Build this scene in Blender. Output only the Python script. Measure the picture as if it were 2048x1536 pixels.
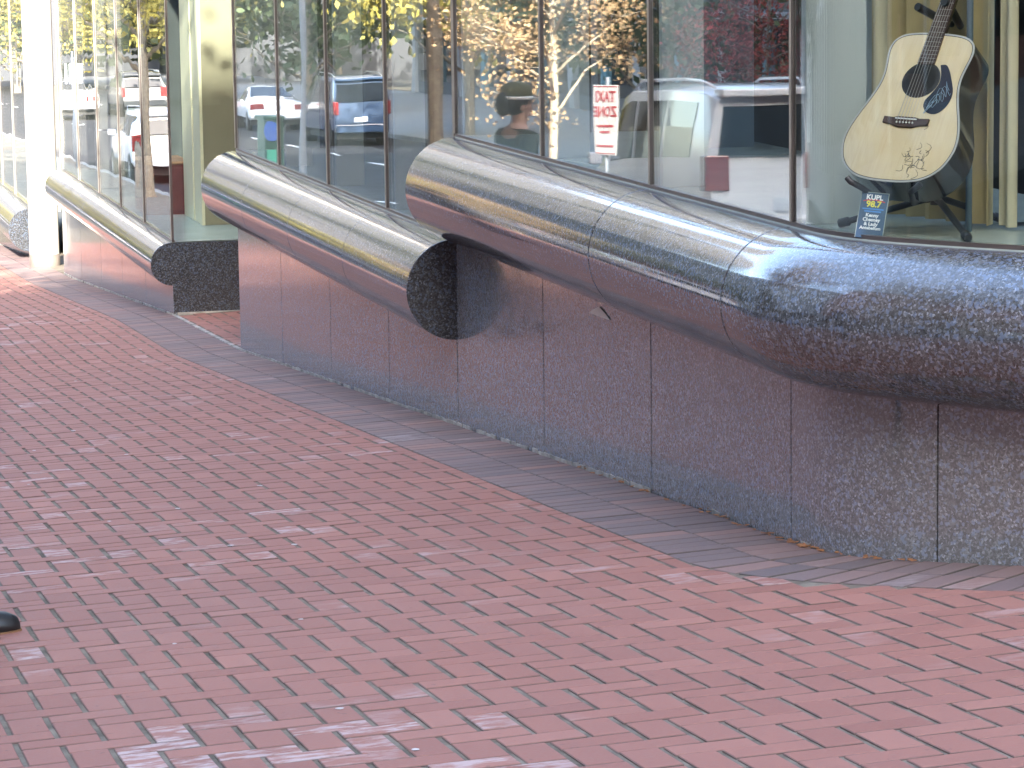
import bpy, bmesh, math, random
from math import sin, cos, pi, radians, atan2, sqrt
from mathutils import Vector, Matrix, Euler
random.seed(7)
for o in list(bpy.data.objects): bpy.data.objects.remove(o)
SC = bpy.context.scene; COL = SC.collection

# ------------------------------------------------------------------ camera
CAM_H = 1.4519
YAW, PITCH, ROLL = 0.24420, 0.14282, -0.0137
cam = bpy.data.cameras.new('camera'); camo = bpy.data.objects.new('camera', cam); COL.objects.link(camo)
fw = Vector((sin(YAW)*cos(PITCH), cos(YAW)*cos(PITCH), -sin(PITCH)))
rt = Vector((cos(YAW), -sin(YAW), 0)); up = rt.cross(fw)
r2 = rt*cos(ROLL)+up*sin(ROLL); u2 = up*cos(ROLL)-rt*sin(ROLL)
camo.matrix_world = Matrix((( r2.x, u2.x, -fw.x, 0), (r2.y, u2.y, -fw.y, 0), (r2.z, u2.z, -fw.z, CAM_H), (0, 0, 0, 1)))
cam.sensor_width = 36; cam.lens = 6370.3/2048*36; cam.clip_start = .1; cam.clip_end = 3000
SC.camera = camo
SC.render.resolution_x = 1024; SC.render.resolution_y = 768

# ------------------------------------------------------------------ sky, sun, exposure
TO_SUN = Vector((-.25, -.85, .47)).normalized()
EL = math.asin(TO_SUN.z); AZ = atan2(TO_SUN.x, TO_SUN.y)
W = bpy.data.worlds.new('World'); SC.world = W; W.use_nodes = True
nt = W.node_tree; nt.nodes.clear()
sky = nt.nodes.new('ShaderNodeTexSky'); sky.sky_type = 'NISHITA'; sky.sun_disc = False
sky.sun_elevation = EL; sky.sun_rotation = AZ; sky.dust_density = 2.6; sky.air_density = 1.0; sky.ozone_density = .35
bg = nt.nodes.new('ShaderNodeBackground'); bg.inputs[1].default_value = .15
wo = nt.nodes.new('ShaderNodeOutputWorld')
nt.links.new(sky.outputs[0], bg.inputs[0]); nt.links.new(bg.outputs[0], wo.inputs[0])
sl = bpy.data.lights.new('sun', 'SUN'); sl.energy = 2.5; sl.angle = radians(.53); sl.color = (1, .93, .82)
so = bpy.data.objects.new('sun', sl); COL.objects.link(so); so.rotation_euler = TO_SUN.to_track_quat('Z', 'Y').to_euler()
so.location = (0, 0, 60)
SC.view_settings.view_transform = 'Standard'; SC.view_settings.look = 'None'
SC.view_settings.gamma = 1; SC.view_settings.use_curve_mapping = False
SC.view_settings.exposure = 3.55
SC.render.engine = 'CYCLES'
SC.cycles.max_bounces = 8; SC.cycles.transparent_max_bounces = 24; SC.cycles.glossy_bounces = 5
SC.cycles.sample_clamp_indirect = 6; SC.cycles.caustics_reflective = False

# ------------------------------------------------------------------ materials
MATS = {}
def newmat(name):
    m = bpy.data.materials.new(name); m.use_nodes = True; MATS[name] = m
    return m, m.node_tree, m.node_tree.nodes['Principled BSDF']
def N(nt, t, **kw):
    n = nt.nodes.new(t)
    for k, v in kw.items(): setattr(n, k, v)
    return n
def ramp(nt, fac, stops):
    r = N(nt, 'ShaderNodeValToRGB'); e = r.color_ramp.elements
    while len(e) < len(stops): e.new(.5)
    for i, (p, c) in enumerate(stops):
        e[i].position = p; e[i].color = (c[0], c[1], c[2], 1) if hasattr(c, '__len__') else (c, c, c, 1)
    nt.links.new(fac, r.inputs[0]); return r.outputs[0]
def mixc(nt, fac, a, b, mode='MIX'):
    m = N(nt, 'ShaderNodeMix', data_type='RGBA', blend_type=mode)
    for s, v in ((m.inputs[0], fac), (m.inputs[6], a), (m.inputs[7], b)):
        if hasattr(v, 'is_output'): nt.links.new(v, s)
        elif hasattr(v, '__len__'): s.default_value = (v[0], v[1], v[2], 1)
        else: s.default_value = v
    return m.outputs[2]
def mth(nt, op, a, b=0.0, clamp=False):
    m = N(nt, 'ShaderNodeMath', operation=op); m.use_clamp = clamp
    for s, v in ((m.inputs[0], a), (m.inputs[1], b)):
        if hasattr(v, 'is_output'): nt.links.new(v, s)
        else: s.default_value = v
    return m.outputs[0]
def noise(nt, co, scale, detail=3, rough=.55, dist=0):
    n = N(nt, 'ShaderNodeTexNoise'); n.inputs['Scale'].default_value = scale; n.inputs['Detail'].default_value = detail
    n.inputs['Roughness'].default_value = rough; n.inputs['Distortion'].default_value = dist
    if co: nt.links.new(co, n.inputs['Vector'])
    return n.outputs[0]
def geo(nt): return N(nt, 'ShaderNodeNewGeometry').outputs['Position']
def bump(nt, b, h, strength=.3, dist=.01):
    n = N(nt, 'ShaderNodeBump'); n.inputs['Strength'].default_value = strength; n.inputs['Distance'].default_value = dist
    nt.links.new(h, n.inputs['Height']); nt.links.new(n.outputs[0], b.inputs['Normal'])
def mat(name, col, rough=.6, metal=0, var=.12, scale=6, spec=.5, coat=0, bumpv=0):
    m, t, b = newmat(name)
    p = N(t, 'ShaderNodeTexCoord').outputs['Object']
    n = noise(t, p, scale, 4)
    lo = [c*(1-var) for c in col]; hi = [min(1, c*(1+var)) for c in col]
    t.links.new(ramp(t, n, [(.3, lo), (.7, hi)]), b.inputs['Base Color'])
    b.inputs['Roughness'].default_value = rough; b.inputs['Metallic'].default_value = metal
    b.inputs['Specular IOR Level'].default_value = spec; b.inputs['Coat Weight'].default_value = coat
    b.inputs['Coat Roughness'].default_value = .05
    if bumpv: bump(t, b, noise(t, p, scale*8, 4), bumpv, .01)
    return m
def emat_glass(name, tint, f0=.04, rough=0.0):
    """thin window glass: Schlick mirror over clear transmission"""
    m = bpy.data.materials.new(name); m.use_nodes = True; MATS[name] = m; t = m.node_tree; t.nodes.clear()
    g = N(t, 'ShaderNodeNewGeometry'); d = N(t, 'ShaderNodeVectorMath', operation='DOT_PRODUCT')
    p = g.outputs['Position']
    nz = noise(t, p, 1.1, 1); bp = N(t, 'ShaderNodeBump'); bp.inputs['Strength'].default_value = .05; bp.inputs['Distance'].default_value = .02
    t.links.new(nz, bp.inputs['Height'])
    t.links.new(g.outputs['Normal'], d.inputs[0]); t.links.new(g.outputs['Incoming'], d.inputs[1])
    c = mth(t, 'ABSOLUTE', d.outputs['Value']); k = mth(t, 'POWER', mth(t, 'SUBTRACT', 1.0, c), 5.0)
    fac = mth(t, 'ADD', mth(t, 'MULTIPLY', k, 1-f0), f0, True)
    tr = N(t, 'ShaderNodeBsdfTransparent'); tr.inputs[0].default_value = (*tint, 1)
    gl = N(t, 'ShaderNodeBsdfGlossy'); gl.inputs['Roughness'].default_value = rough; gl.inputs[0].default_value = (1, 1, 1, 1)
    t.links.new(bp.outputs[0], gl.inputs['Normal'])
    mx = N(t, 'ShaderNodeMixShader'); o = N(t, 'ShaderNodeOutputMaterial')
    t.links.new(fac, mx.inputs[0]); t.links.new(tr.outputs[0], mx.inputs[1]); t.links.new(gl.outputs[0], mx.inputs[2]); t.links.new(mx.outputs[0], o.inputs[0])
    return m

def granite_mat(name='polished_granite', r0=.06, r1=.12, k=1.9, ior=1.95, calm=.12):
    m, t, b = newmat(name)
    p = geo(t)
    wp = N(t, 'ShaderNodeMapping'); wp.inputs['Rotation'].default_value = (.5, .3, .7); t.links.new(p, wp.inputs['Vector'])
    wa = N(t, 'ShaderNodeTexNoise'); wa.inputs['Scale'].default_value = 60; wa.inputs['Detail'].default_value = 2; t.links.new(p, wa.inputs['Vector'])
    va = N(t, 'ShaderNodeVectorMath', operation='MULTIPLY_ADD'); va.inputs[1].default_value = (.012, .012, .012)
    t.links.new(wa.outputs['Color'], va.inputs[0]); t.links.new(wp.outputs[0], va.inputs[2])
    def vor(scale):
        v = N(t, 'ShaderNodeTexVoronoi'); v.inputs['Scale'].default_value = scale; t.links.new(va.outputs[0], v.inputs['Vector'])
        s_ = N(t, 'ShaderNodeSeparateColor'); t.links.new(v.outputs['Color'], s_.inputs[0]); return s_
    s1 = vor(150); s2 = vor(330); s3 = vor(105)
    base = ramp(t, s1.outputs[0], [(.0, (.013, .0142, .0165)), (.4, (.026, .028, .032)), (.7, (.044, .047, .053)), (.9, (.070, .076, .088)), (1, (.12, .135, .165))])
    fine = ramp(t, s2.outputs[1], [(.0, .62), (.5, 1.0), (.9, 1.25), (1, 1.7)])
    c = mixc(t, 1.0, base, fine, 'MULTIPLY')
    blue = ramp(t, s3.outputs[2], [(.80, 0), (.84, 1)])
    c = mixc(t, mth(t, 'MULTIPLY', blue, .55), c, (.075, .105, .17))
    dirt = ramp(t, noise(t, p, 2.2, 4), [(.4, 0), (.75, 1)])
    c = mixc(t, mth(t, 'MULTIPLY', dirt, .25), c, (.07, .066, .062))
    sz = N(t, 'ShaderNodeSeparateXYZ'); t.links.new(p, sz.inputs[0])
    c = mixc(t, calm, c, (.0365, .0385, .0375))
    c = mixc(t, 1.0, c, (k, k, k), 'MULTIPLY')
    t.links.new(c, b.inputs['Base Color'])
    rr = ramp(t, noise(t, p, 5, 4), [(.3, r0), (.75, r1)])
    t.links.new(rr, b.inputs['Roughness'])
    b.inputs['IOR'].default_value = ior
    return m
granite_mat(); granite_mat('wall_granite', .075, .14, 3.9, 2.1, .48); granite_mat('end_granite_shaded', .12, .2, 1.25, 1.5)  # last one: same stone, colour darkened for end faces that get little light

def brick_mat(name, dark, mid, light, stain=1.0):
    m, t, b = newmat(name)
    p = geo(t)
    at = N(t, 'ShaderNodeAttribute', attribute_name='tint'); tint = at.outputs['Fac']
    c = ramp(t, tint, [(0, dark), (.5, mid), (1, light)])
    n1 = noise(t, p, 95, 4, .65)
    c = mixc(t, .3, c, ramp(t, n1, [(.3, .55), (.7, 1.25)]), 'MULTIPLY')
    grime = ramp(t, noise(t, p, 1.15, 4, .6), [(.35, 0), (.7, 1)])
    c = mixc(t, mth(t, 'MULTIPLY', grime, .24), c, (.185, .105, .095))
    # efflorescence: pale bloom on some bricks only
    sx = N(t, 'ShaderNodeSeparateXYZ'); t.links.new(p, sx.inputs[0])
    patch = ramp(t, noise(t, p, .75, 2), [(.49, 0), (.60, 1)])
    sel = ramp(t, mth(t, 'FRACT', mth(t, 'MULTIPLY', tint, 37.0)), [(.74, 0), (.84, 1)])
    mpg = N(t, 'ShaderNodeMapping'); mpg.inputs['Scale'].default_value = (1, 2.6, 1); t.links.new(p, mpg.inputs['Vector'])
    streak = ramp(t, noise(t, mpg.outputs[0], 11, 5, .65), [(.45, 0), (.60, 1)])
    eff = mth(t, 'MULTIPLY', mth(t, 'MULTIPLY', patch, sel), streak)
    c = mixc(t, mth(t, 'MULTIPLY', eff, .5*stain), c, (.56, .52, .52))
    spots = ramp(t, noise(t, p, 31, 2), [(.70, 0), (.745, 1)])
    c = mixc(t, mth(t, 'MULTIPLY', spots, .35*stain), c, (.05, .045, .045))
    gr = N(t, 'ShaderNodeAttribute', attribute_name='grime')
    c = mixc(t, mth(t, 'MULTIPLY', gr.outputs['Fac'], .85), c, (.075, .07, .062))
    t.links.new(c, b.inputs['Base Color'])
    t.links.new(ramp(t, n1, [(.3, .62), (.7, .85)]), b.inputs['Roughness'])
    b.inputs['Specular IOR Level'].default_value = .4
    bump(t, b, n1, .35, .003)
    return m
brick_mat('brick_red', (.24, .097, .072), (.272, .115, .086), (.305, .135, .102))
brick_mat('brick_grime', (.115, .088, .088), (.155, .112, .108), (.235, .138, .118), .5)
mat('mortar', (.165, .145, .118), 1.0, var=.4, scale=9, bumpv=.5, spec=.05)
mat('caulk', (.30, .285, .26), .9, var=.5, scale=9, bumpv=.5)
mat('asphalt', (.042, .042, .046), 1.0, var=.3, scale=3, bumpv=.6, spec=.08)
mat('wall_slate', (.34, .345, .36), .6, var=.15, scale=2)
mat('concrete', (.24, .235, .22), .95, var=.2, scale=3, bumpv=.3, spec=.15)
mat('earth', (.10, .09, .07), .95, var=.3, scale=1)
mat('road_paint', (.72, .72, .70), .7, var=.15)
mat('bronze_metal', (.16, .135, .125), .38, .6, var=.15)
mat('light_metal', (.52, .50, .46), .35, .8, var=.1)
mat('fin_paint', (.50, .53, .52), .55, var=.04, scale=2)
mat('cream_paint_lit', (.66, .61, .43), .5, var=.04, scale=2)
mat('cream_paint_shaded', (.24, .21, .14), .6, var=.05, scale=2)
mat('white_paint', (.74, .71, .64), .35, var=.03, scale=2)
mat('dark_interior', (.05, .055, .055), .8, var=.3, scale=2)
mat('sill_stone', (.42, .47, .43), .22, var=.08, scale=5)
mat('interior_wall', (.13, .13, .12), .7, var=.1)
mat('grey_pillar', (.40, .38, .37), .7, var=.07, scale=3)
mat('red_wood', (.17, .04, .035), .4, var=.2)
mat('tan_wood', (.36, .20, .11), .45, var=.2)
mat('curtain_olive', (.36, .28, .14), .85, var=.15, scale=3)
mat('curtain_cream', (.52, .46, .32), .85, var=.1, scale=3)
mat('blue_rod', (.20, .27, .34), .4, .3, var=.1)
mat('collar_metal', (.22, .19, .17), .5, .3, var=.25)
emat_glass('window_glass', (.92, .955, .945), .045)
emat_glass('far_glass', (.10, .13, .14), .10)

# ------------------------------------------------------------------ object helpers
def tag(o, label=None, cat=None, group=None, kind=None):
    if label: o['label'] = label
    if cat: o['category'] = cat
    if group: o['group'] = group
    if kind: o['kind'] = kind
    return o
def empty(name, label, cat, loc=(0, 0, 0), rz=0, group=None):
    o = bpy.data.objects.new(name, None); COL.objects.link(o); o.location = loc; o.rotation_euler = (0, 0, rz)
    o.empty_display_size = .2
    return tag(o, label, cat, group)
class MB:
    def __init__(s): s.bm = bmesh.new()
    def poly(s, vs, f=None):
        v = [s.bm.verts.new(p) for p in vs]
        return s.bm.faces.new(v)
    def box(s, x0, x1, y0, y1, z0, z1, M=None):
        c = [(x0, y0, z0), (x1, y0, z0), (x1, y1, z0), (x0, y1, z0), (x0, y0, z1), (x1, y0, z1), (x1, y1, z1), (x0, y1, z1)]
        if M: c = [M @ Vector(p) for p in c]
        v = [s.bm.verts.new(p) for p in c]
        for q in ((3, 2, 1, 0), (4, 5, 6, 7), (0, 1, 5, 4), (1, 2, 6, 5), (2, 3, 7, 6), (3, 0, 4, 7)): s.bm.faces.new([v[i] for i in q])
        return s
    def loft(s, rings, closed=True, caps=True):
        R = [[s.bm.verts.new(p) for p in r] for r in rings]; n = len(R[0])
        for a, b in zip(R[:-1], R[1:]):
            for i in range(n if closed else n-1):
                j = (i+1) % n; s.bm.faces.new((a[i], a[j], b[j], b[i]))
        if caps and closed:
            s.bm.faces.new(list(reversed(R[0]))); s.bm.faces.new(R[-1])
        return s
    def tube(s, pts, rad, n=8, caps=True):
        pts = [Vector(p) for p in pts]; rings = []
        for i, p in enumerate(pts):
            d = (pts[min(i+1, len(pts)-1)]-pts[max(i-1, 0)]).normalized()
            a = d.orthogonal().normalized() if i == 0 else (A-d*A.dot(d)).normalized()
            A = a; b = d.cross(a); r = rad[i] if hasattr(rad, '__len__') else rad
            rings.append([p+a*(r*cos(2*pi*k/n))+b*(r*sin(2*pi*k/n)) for k in range(n)])
        return s.loft(rings, True, caps)
    def lathe(s, prof, n=24, M=None):
        rings = []
        for r, z in prof:
            ring = [Vector((r*cos(2*pi*k/n), r*sin(2*pi*k/n), z)) for k in range(n)]
            rings.append([M @ p for p in ring] if M else ring)
        return s.loft(rings)
    def ball(s, c, r, n=10, sc=(1, 1, 1)):
        rings = []
        for i in range(1, n):
            a = pi*i/n; rings.append([(c[0]+r*sc[0]*sin(a)*cos(2*pi*k/n), c[1]+r*sc[1]*sin(a)*sin(2*pi*k/n), c[2]-r*sc[2]*cos(a)) for k in range(n)])
        return s.loft(rings)
    def build(s, name, m, parent=None, smooth=False, bevel=0, seg=2):
        bmesh.ops.recalc_face_normals(s.bm, faces=s.bm.faces)
        me = bpy.data.meshes.new(name); s.bm.to_mesh(me); s.bm.free()
        o = bpy.data.objects.new(name, me); COL.objects.link(o); me.materials.append(MATS[m] if isinstance(m, str) else m)
        if parent: o.parent = parent
        if smooth: me.shade_smooth()
        if smooth == 'auto':
            try: me.set_sharp_from_angle(angle=radians(38))
            except Exception: pass
        if bevel:
            b = o.modifiers.new('bevel', 'BEVEL'); b.width = bevel; b.segments = seg; b.limit_method = 'ANGLE'
        return o
def copy_tree(o, parent=None):
    c = o.copy(); COL.objects.link(c); c.parent = parent
    for ch in o.children: copy_tree(ch, c)
    return c
def text_mesh(name, s, size, M, m, parent, bold=0):
    cu = bpy.data.curves.new(name, 'FONT'); cu.body = s; cu.size = size; cu.align_x = 'CENTER'; cu.align_y = 'CENTER'; cu.extrude = size*.01; cu.offset = bold*size; cu.resolution_u = 3
    t = bpy.data.objects.new(name+'_tmp', cu); COL.objects.link(t)
    dg = bpy.context.evaluated_depsgraph_get(); me = bpy.data.meshes.new_from_object(t.evaluated_get(dg))
    bpy.data.objects.remove(t)
    o = bpy.data.objects.new(name, me); COL.objects.link(o); me.materials.clear(); me.materials.append(MATS[m]); o.parent = parent; o.matrix_local = M
    return o

# ------------------------------------------------------------------ terrain
GK = [(-300, 3.0), (-100, 1.6), (-10, .698), (20.9, -1.459), (24, -1.585), (31, -2.03), (35.3, -2.235), (65, -3.95), (110, -5.1), (200, -7.4), (800, -12)]
def g(y):
    for (a, za), (b, zb) in zip(GK[:-1], GK[1:]):
        if y <= b: return za+(zb-za)*(y-a)/(b-a)
    return GK[-1][1]
def gz(x, y): return .04027*max(-1.0, min(x, 6))+g(y)
CURB, ROADW = -2.4, 11.0
FARC = CURB-ROADW
def rz(x, y): return gz(CURB, y)-.12
# ------------------------------------------------------------------ path of the facade (s = 0 at the corner of bay 1, running towards the viewer)
XW = 3.34; YC = 9.50; RC = .90; TH = radians(33); R2 = 5.0
def path(s):
    """arc-length from Y=YC; returns point and tangent angle (0 = towards -Y)"""
    if s <= 0: return XW, YC-s, 0.0
    if s <= RC*TH:
        th = s/RC; return XW+RC*(1-cos(th)), YC-RC*sin(th), th
    th2 = TH+(s-RC*TH)/R2
    x1 = XW+RC*(1-cos(TH)); y1 = YC-RC*sin(TH)
    return x1+R2*(cos(TH)-cos(th2)), y1-R2*(sin(th2)-sin(TH)), th2
def pnt(s, off, z):           # off > 0 outwards (towards street)
    x, y, th = path(s); return Vector((x-off*cos(th), y-off*sin(th), z))
S_END = 6.0
def dist_path(x, y):
    """signed distance outward from facade line and tangent normal"""
    best = None
    if y > YC: return XW-x, (-1, 0), (XW, y)
    for i in range(0, 61):
        s = S_END*i/60; px, py, th = path(s); d = (px-x)**2+(py-y)**2
        if best is None or d < best[0]: best = (d, px, py, th)
    d, px, py, th = best; nx, ny = -cos(th), -sin(th)
    return (x-px)*nx+(y-py)*ny, (nx, ny), (px, py)

def sheet(name, xs, ys, zf, m, kind='structure'):
    b = bmesh.new(); V = [[b.verts.new((x, y, zf(x, y))) for x in xs] for y in ys]
    for j in range(len(ys)-1):
        for i in range(len(xs)-1): b.faces.new((V[j][i], V[j][i+1], V[j+1][i+1], V[j+1][i]))
    me = bpy.data.meshes.new(name); b.to_mesh(me); b.free(); o = bpy.data.objects.new(name, me); COL.objects.link(o)
    me.materials.append(MATS[m]); me.shade_smooth(); return tag(o, kind=kind)
YS = sorted(set([k[0] for k in GK]+[-60, -30, -20, -5, 0, 5, 10, 15, 28, 40, 50, 80, 130, 160, 300, 500]))
sheet('ground', [-700, -200, -60, -20, -2.4, 6, 60, 200, 700], YS, lambda x, y: gz(x, y)-.6, 'earth')
YR = [y for y in YS if -60 <= y <= 300]
side = sheet('sidewalk', [CURB, -1.0, 3.6, 6, 9], [y for y in YS if -30 <= y <= 300], lambda x, y: gz(x, y)-.0048, 'mortar')
street = sheet('street', [FARC, FARC+5.5, CURB-.15], YR, rz, 'asphalt')
sheet('far_sidewalk', [-24, FARC-.15], YR, lambda x, y: rz(x, y)+.13, 'concrete')
for nm, x0, x1 in (('curb', CURB-.15, CURB-.0), ('curb', FARC-.15, FARC)):
    m = MB(); m.loft([[(x0, y, rz(0, y)-.1), (x1, y, rz(0, y)-.1), (x1, y, rz(0, y)+.118), (x1-.02, y, rz(0, y)+.132), (x0+.02, y, rz(0, y)+.132), (x0, y, rz(0, y)+.118)] for y in YR])
    tag(m.build(nm, 'concrete'), kind='structure')
for x in (CURB-3.6, CURB-7.2):
    for k in range(22):
        y = 24+k*6.0; m = MB()
        m.loft([[(x-.06, yy, rz(0, yy)+.004), (x+.06, yy, rz(0, yy)+.004), (x+.06, yy, rz(0, yy)+.008), (x-.06, yy, rz(0, yy)+.008)] for yy in (y, y+1, y+2)])
        m.build('lane_marking', 'road_paint', street)

# ------------------------------------------------------------------ brick paving
U = .105; U0, V0 = 7.1225, 79.980
J = .0052
def clip_rect(poly, px, py, nx, ny, off):
    """keep the part at outward distance > off from the line through p with outward normal n"""
    out = []
    for i in range(len(poly)):
        a, b = poly[i], poly[(i+1) % len(poly)]
        da = (a[0]-px)*nx+(a[1]-py)*ny-off; db = (b[0]-px)*nx+(b[1]-py)*ny-off
        if da >= 0: out.append(a)
        if (da >= 0) != (db >= 0):
            t = da/(da-db); out.append((a[0]+(b[0]-a[0])*t, a[1]+(b[1]-a[1])*t))
    return out
def shrink(poly, d):
    cx = sum(p[0] for p in poly)/len(poly); cy = sum(p[1] for p in poly)/len(poly); n = len(poly); out = []
    for i in range(n):
        a = Vector(poly[i-1]); p = Vector(poly[i]); b = Vector(poly[(i+1) % n])
        e1 = (p-a); e2 = (b-p)
        if e1.length < 1e-5 or e2.length < 1e-5: return None
        e1.normalize(); e2.normalize(); n1 = Vector((-e1.y, e1.x)); n2 = Vector((-e2.y, e2.x))
        k = 1+n1.dot(n2)
        if k < .3: return None
        q = p+(n1+n2)*(d/k); out.append((q.x, q.y))
    return out
def brick_geo(bm, lay, poly, tint, dz, tx, ty, org=(0, 0, 0)):
    """one paver: chamfered top and sloping sides, standing on the bed"""
    top = shrink(poly, .0028)
    if not top: return
    cx = sum(p[0] for p in poly)/len(poly); cy = sum(p[1] for p in poly)/len(poly)
    def zz(x, y, h): return gz(x, y)+h+dz+tx*(x-cx)+ty*(y-cy)
    r = [[(x-org[0], y-org[1], zz(x, y, h)-org[2]) for x, y in pl] for pl, h in ((poly, -.016), (poly, -.0022), (top, 0))]
    R = [[bm.verts.new(p) for p in q] for q in r]; n = len(poly); fs = []
    for a, b in zip(R[:-1], R[1:]):
        for i in range(n): fs.append(bm.faces.new((a[i], a[(i+1) % n], b[(i+1) % n], b[i])))
    fs.append(bm.faces.new(R[-1]))
    gl = bm.verts.layers.float.get('grime')
    for q, gv in zip(R, (1.0, .8, 0.0)):
        for v in q: v[lay] = tint; v[gl] = gv
def frame_depth(x, y):
    d = Vector((x, y, gz(x, y)-CAM_H)); z = d.dot(fw)
    if z < 1: return None
    px = 1024+6370*d.dot(r2)/z; py = 768-6370*d.dot(u2)/z
    return z if -40 < px < 2090 and -40 < py < 1580 else None
STRIP = .432
bricks = []
for k in range(-60, 55):
    for mm in range(-110, 60):
        v = k+4*mm
        for (u0, u1, v0, v1) in ((k, k+2, v, v+1), (k-1, k, v, v+2)):
            x0, x1 = (u0+U0)*U, (u1+U0)*U; ya, yb = (V0-v1)*U, (V0-v0)*U
            cx, cy = (x0+x1)/2, (ya+yb)/2
            if cx < CURB+.05 or cx > 5.2 or cy < 3.0 or cy > 40 or (cx < 0 and cy > 36): continue
            if x0 < CURB: continue
            d, nn, pp = dist_path(cx, cy)
            door = 20.93 < cy < 23.98 and 3.33 < cx < 5.15
            if door: d = 9
            if d < STRIP-.13: continue
            jx, jy = J+random.uniform(.0006, .0026), .0052+random.uniform(-.001, .001)
            poly = [(x0+jx, ya+jy), (x1-jx, ya+jy), (x1-jx, yb-jy), (x0+jx, yb-jy)]
            if d < STRIP+.13:
                poly = clip_rect(poly, pp[0], pp[1], nn[0], nn[1], STRIP)
                if len(poly) < 3: continue
                ar = abs(sum(poly[i-1][0]*poly[i][1]-poly[i][0]*poly[i-1][1] for i in range(len(poly))))/2
                if ar < .0004: continue
            if door:
                poly = clip_rect(poly, XW, cy, 1, 0, .02)
                if len(poly) < 3: continue
            a = random.uniform(-.02, .02); ca, sa = cos(a*.35), sin(a*.35)
            poly = [(cx+(x-cx)*ca-(y-cy)*sa, cy+(x-cx)*sa+(y-cy)*ca) for x, y in poly]
            bricks.append((poly, cx, cy, d))
def lay_bricks(items, m, parent, nind, name='brick'):
    vis = sorted([(frame_depth(b[1], b[2]) or 1e6, i) for i, b in enumerate(items)])
    ind = set(i for z, i in vis[:nind] if z < 1e5)
    bm = bmesh.new(); lay = bm.verts.layers.float.new('tint'); bm.verts.layers.float.new('grime'); lay = bm.verts.layers.float.get('tint')
    for i, b in enumerate(items):
        tint = min(1, max(0, random.gauss(.5, .22))); dz = random.uniform(-.0011, .0011)
        tx, ty = random.uniform(-.007, .007), random.uniform(-.006, .006)
        if i in ind:
            b2 = bmesh.new(); b2.verts.layers.float.new('tint'); b2.verts.layers.float.new('grime'); l2 = b2.verts.layers.float.get('tint'); org = (b[1], b[2], gz(b[1], b[2]))
            brick_geo(b2, l2, b[0], tint, dz, tx, ty, org)
            if not b2.faces: b2.free(); continue
            me = bpy.data.meshes.new(name); b2.to_mesh(me); b2.free(); me.materials.append(MATS[m])
            o = bpy.data.objects.new(name, me); COL.objects.link(o); o.location = org; o.parent = parent
        else: brick_geo(bm, lay, b[0], tint, dz, tx, ty)
    me = bpy.data.meshes.new('bricks'); bm.to_mesh(me); bm.free(); me.materials.append(MATS[m])
    o = bpy.data.objects.new('bricks', me); COL.objects.link(o); o.parent = parent; o['kind'] = 'stuff'
lay_bricks(bricks, 'brick_red', side, 300)
# dark soldier-course strip along the wall
strip = sheet('wall_edge_paving', [XW-STRIP, XW-.2, XW+.05], [y for y in YS if 9 < y < 61]+[60], lambda x, y: gz(x, y)-.0052, 'mortar')
sb = []
s = -30.5
while s < 4.2:
    for a, b_ in ((.006, .210), (.216, .424)):
        sh = 0
        p4 = [pnt(s+.0065+sh, a, 0), pnt(s+.0985+sh, a, 0), pnt(s+.0985+sh, b_, 0), pnt(s+.0065+sh, b_, 0)]
        poly = [(p.x, p.y) for p in reversed(p4)]
        cx = sum(p[0] for p in poly)/4; cy = sum(p[1] for p in poly)/4
        ar = sum(poly[i-1][0]*poly[i][1]-poly[i][0]*poly[i-1][1] for i in range(4))
        if ar < 0: poly.reverse()
        sb.append((poly, cx, cy, 0))
    s += .105
lay_bricks(sb, 'brick_grime', strip, 200)

# ------------------------------------------------------------------ storefront building
B = empty('storefront_building', 'storefront with polished granite wall, stepped granite tubes and tall shop windows beside the brick sidewalk', 'building', (XW, 14, -.9))
def bpart(mb, name, m, smooth=False, **k):
    o = mb.build(name, m, None, smooth, **k); o.parent = B; o.matrix_parent_inverse = Matrix.Translation((-XW, -14, .9)); return o
def sub(o, mb, name, m, smooth=False, **k):
    c = mb.build(name, m, None, smooth, **k); c.parent = o; return c
def samp(s0, s1, step=.06):
    if s1 <= 0: return [s0, s1]
    n = max(1, int((s1-max(s0, 0))/step)); out = [max(s0, 0)+(s1-max(s0, 0))*i/n for i in range(n+1)]
    if s0 < 0: out = [s0]+out
    return out
def wall_loft(mb, s0, s1, o0, o1, z0, z1):
    rings = []
    for s in samp(s0, s1):
        a = z0(s) if callable(z0) else z0; b = z1(s) if callable(z1) else z1
        rings.append([pnt(s, o0, a), pnt(s, o1, a), pnt(s, o1, b), pnt(s, o0, b)])
    mb.loft(rings)
def floor_z(s):
    p = pnt(s, 0, 0); return gz(p.x, p.y)+.012
def tube_seg(mb, s0, s1, c, r, n=72):
    rings = []
    def ring(s, rr): return [pnt(s, rr*cos(2*pi*k/n), c+rr*sin(2*pi*k/n)) for k in range(n)]
    ss = samp(s0, s1, .05)
    rings.append(ring(ss[0], r-.012))
    rings.append(ring(ss[0]+.0008, r-.002))
    rings.append(ring(ss[0]+.003, r))
    for s in ss[1:-1]: rings.append(ring(s, r))
    rings.append(ring(ss[-1]-.003, r)); rings.append(ring(ss[-1]-.0008, r-.002)); rings.append(ring(ss[-1], r-.012))
    mb.loft(rings)
YJ = lambda y: YC-y
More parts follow.
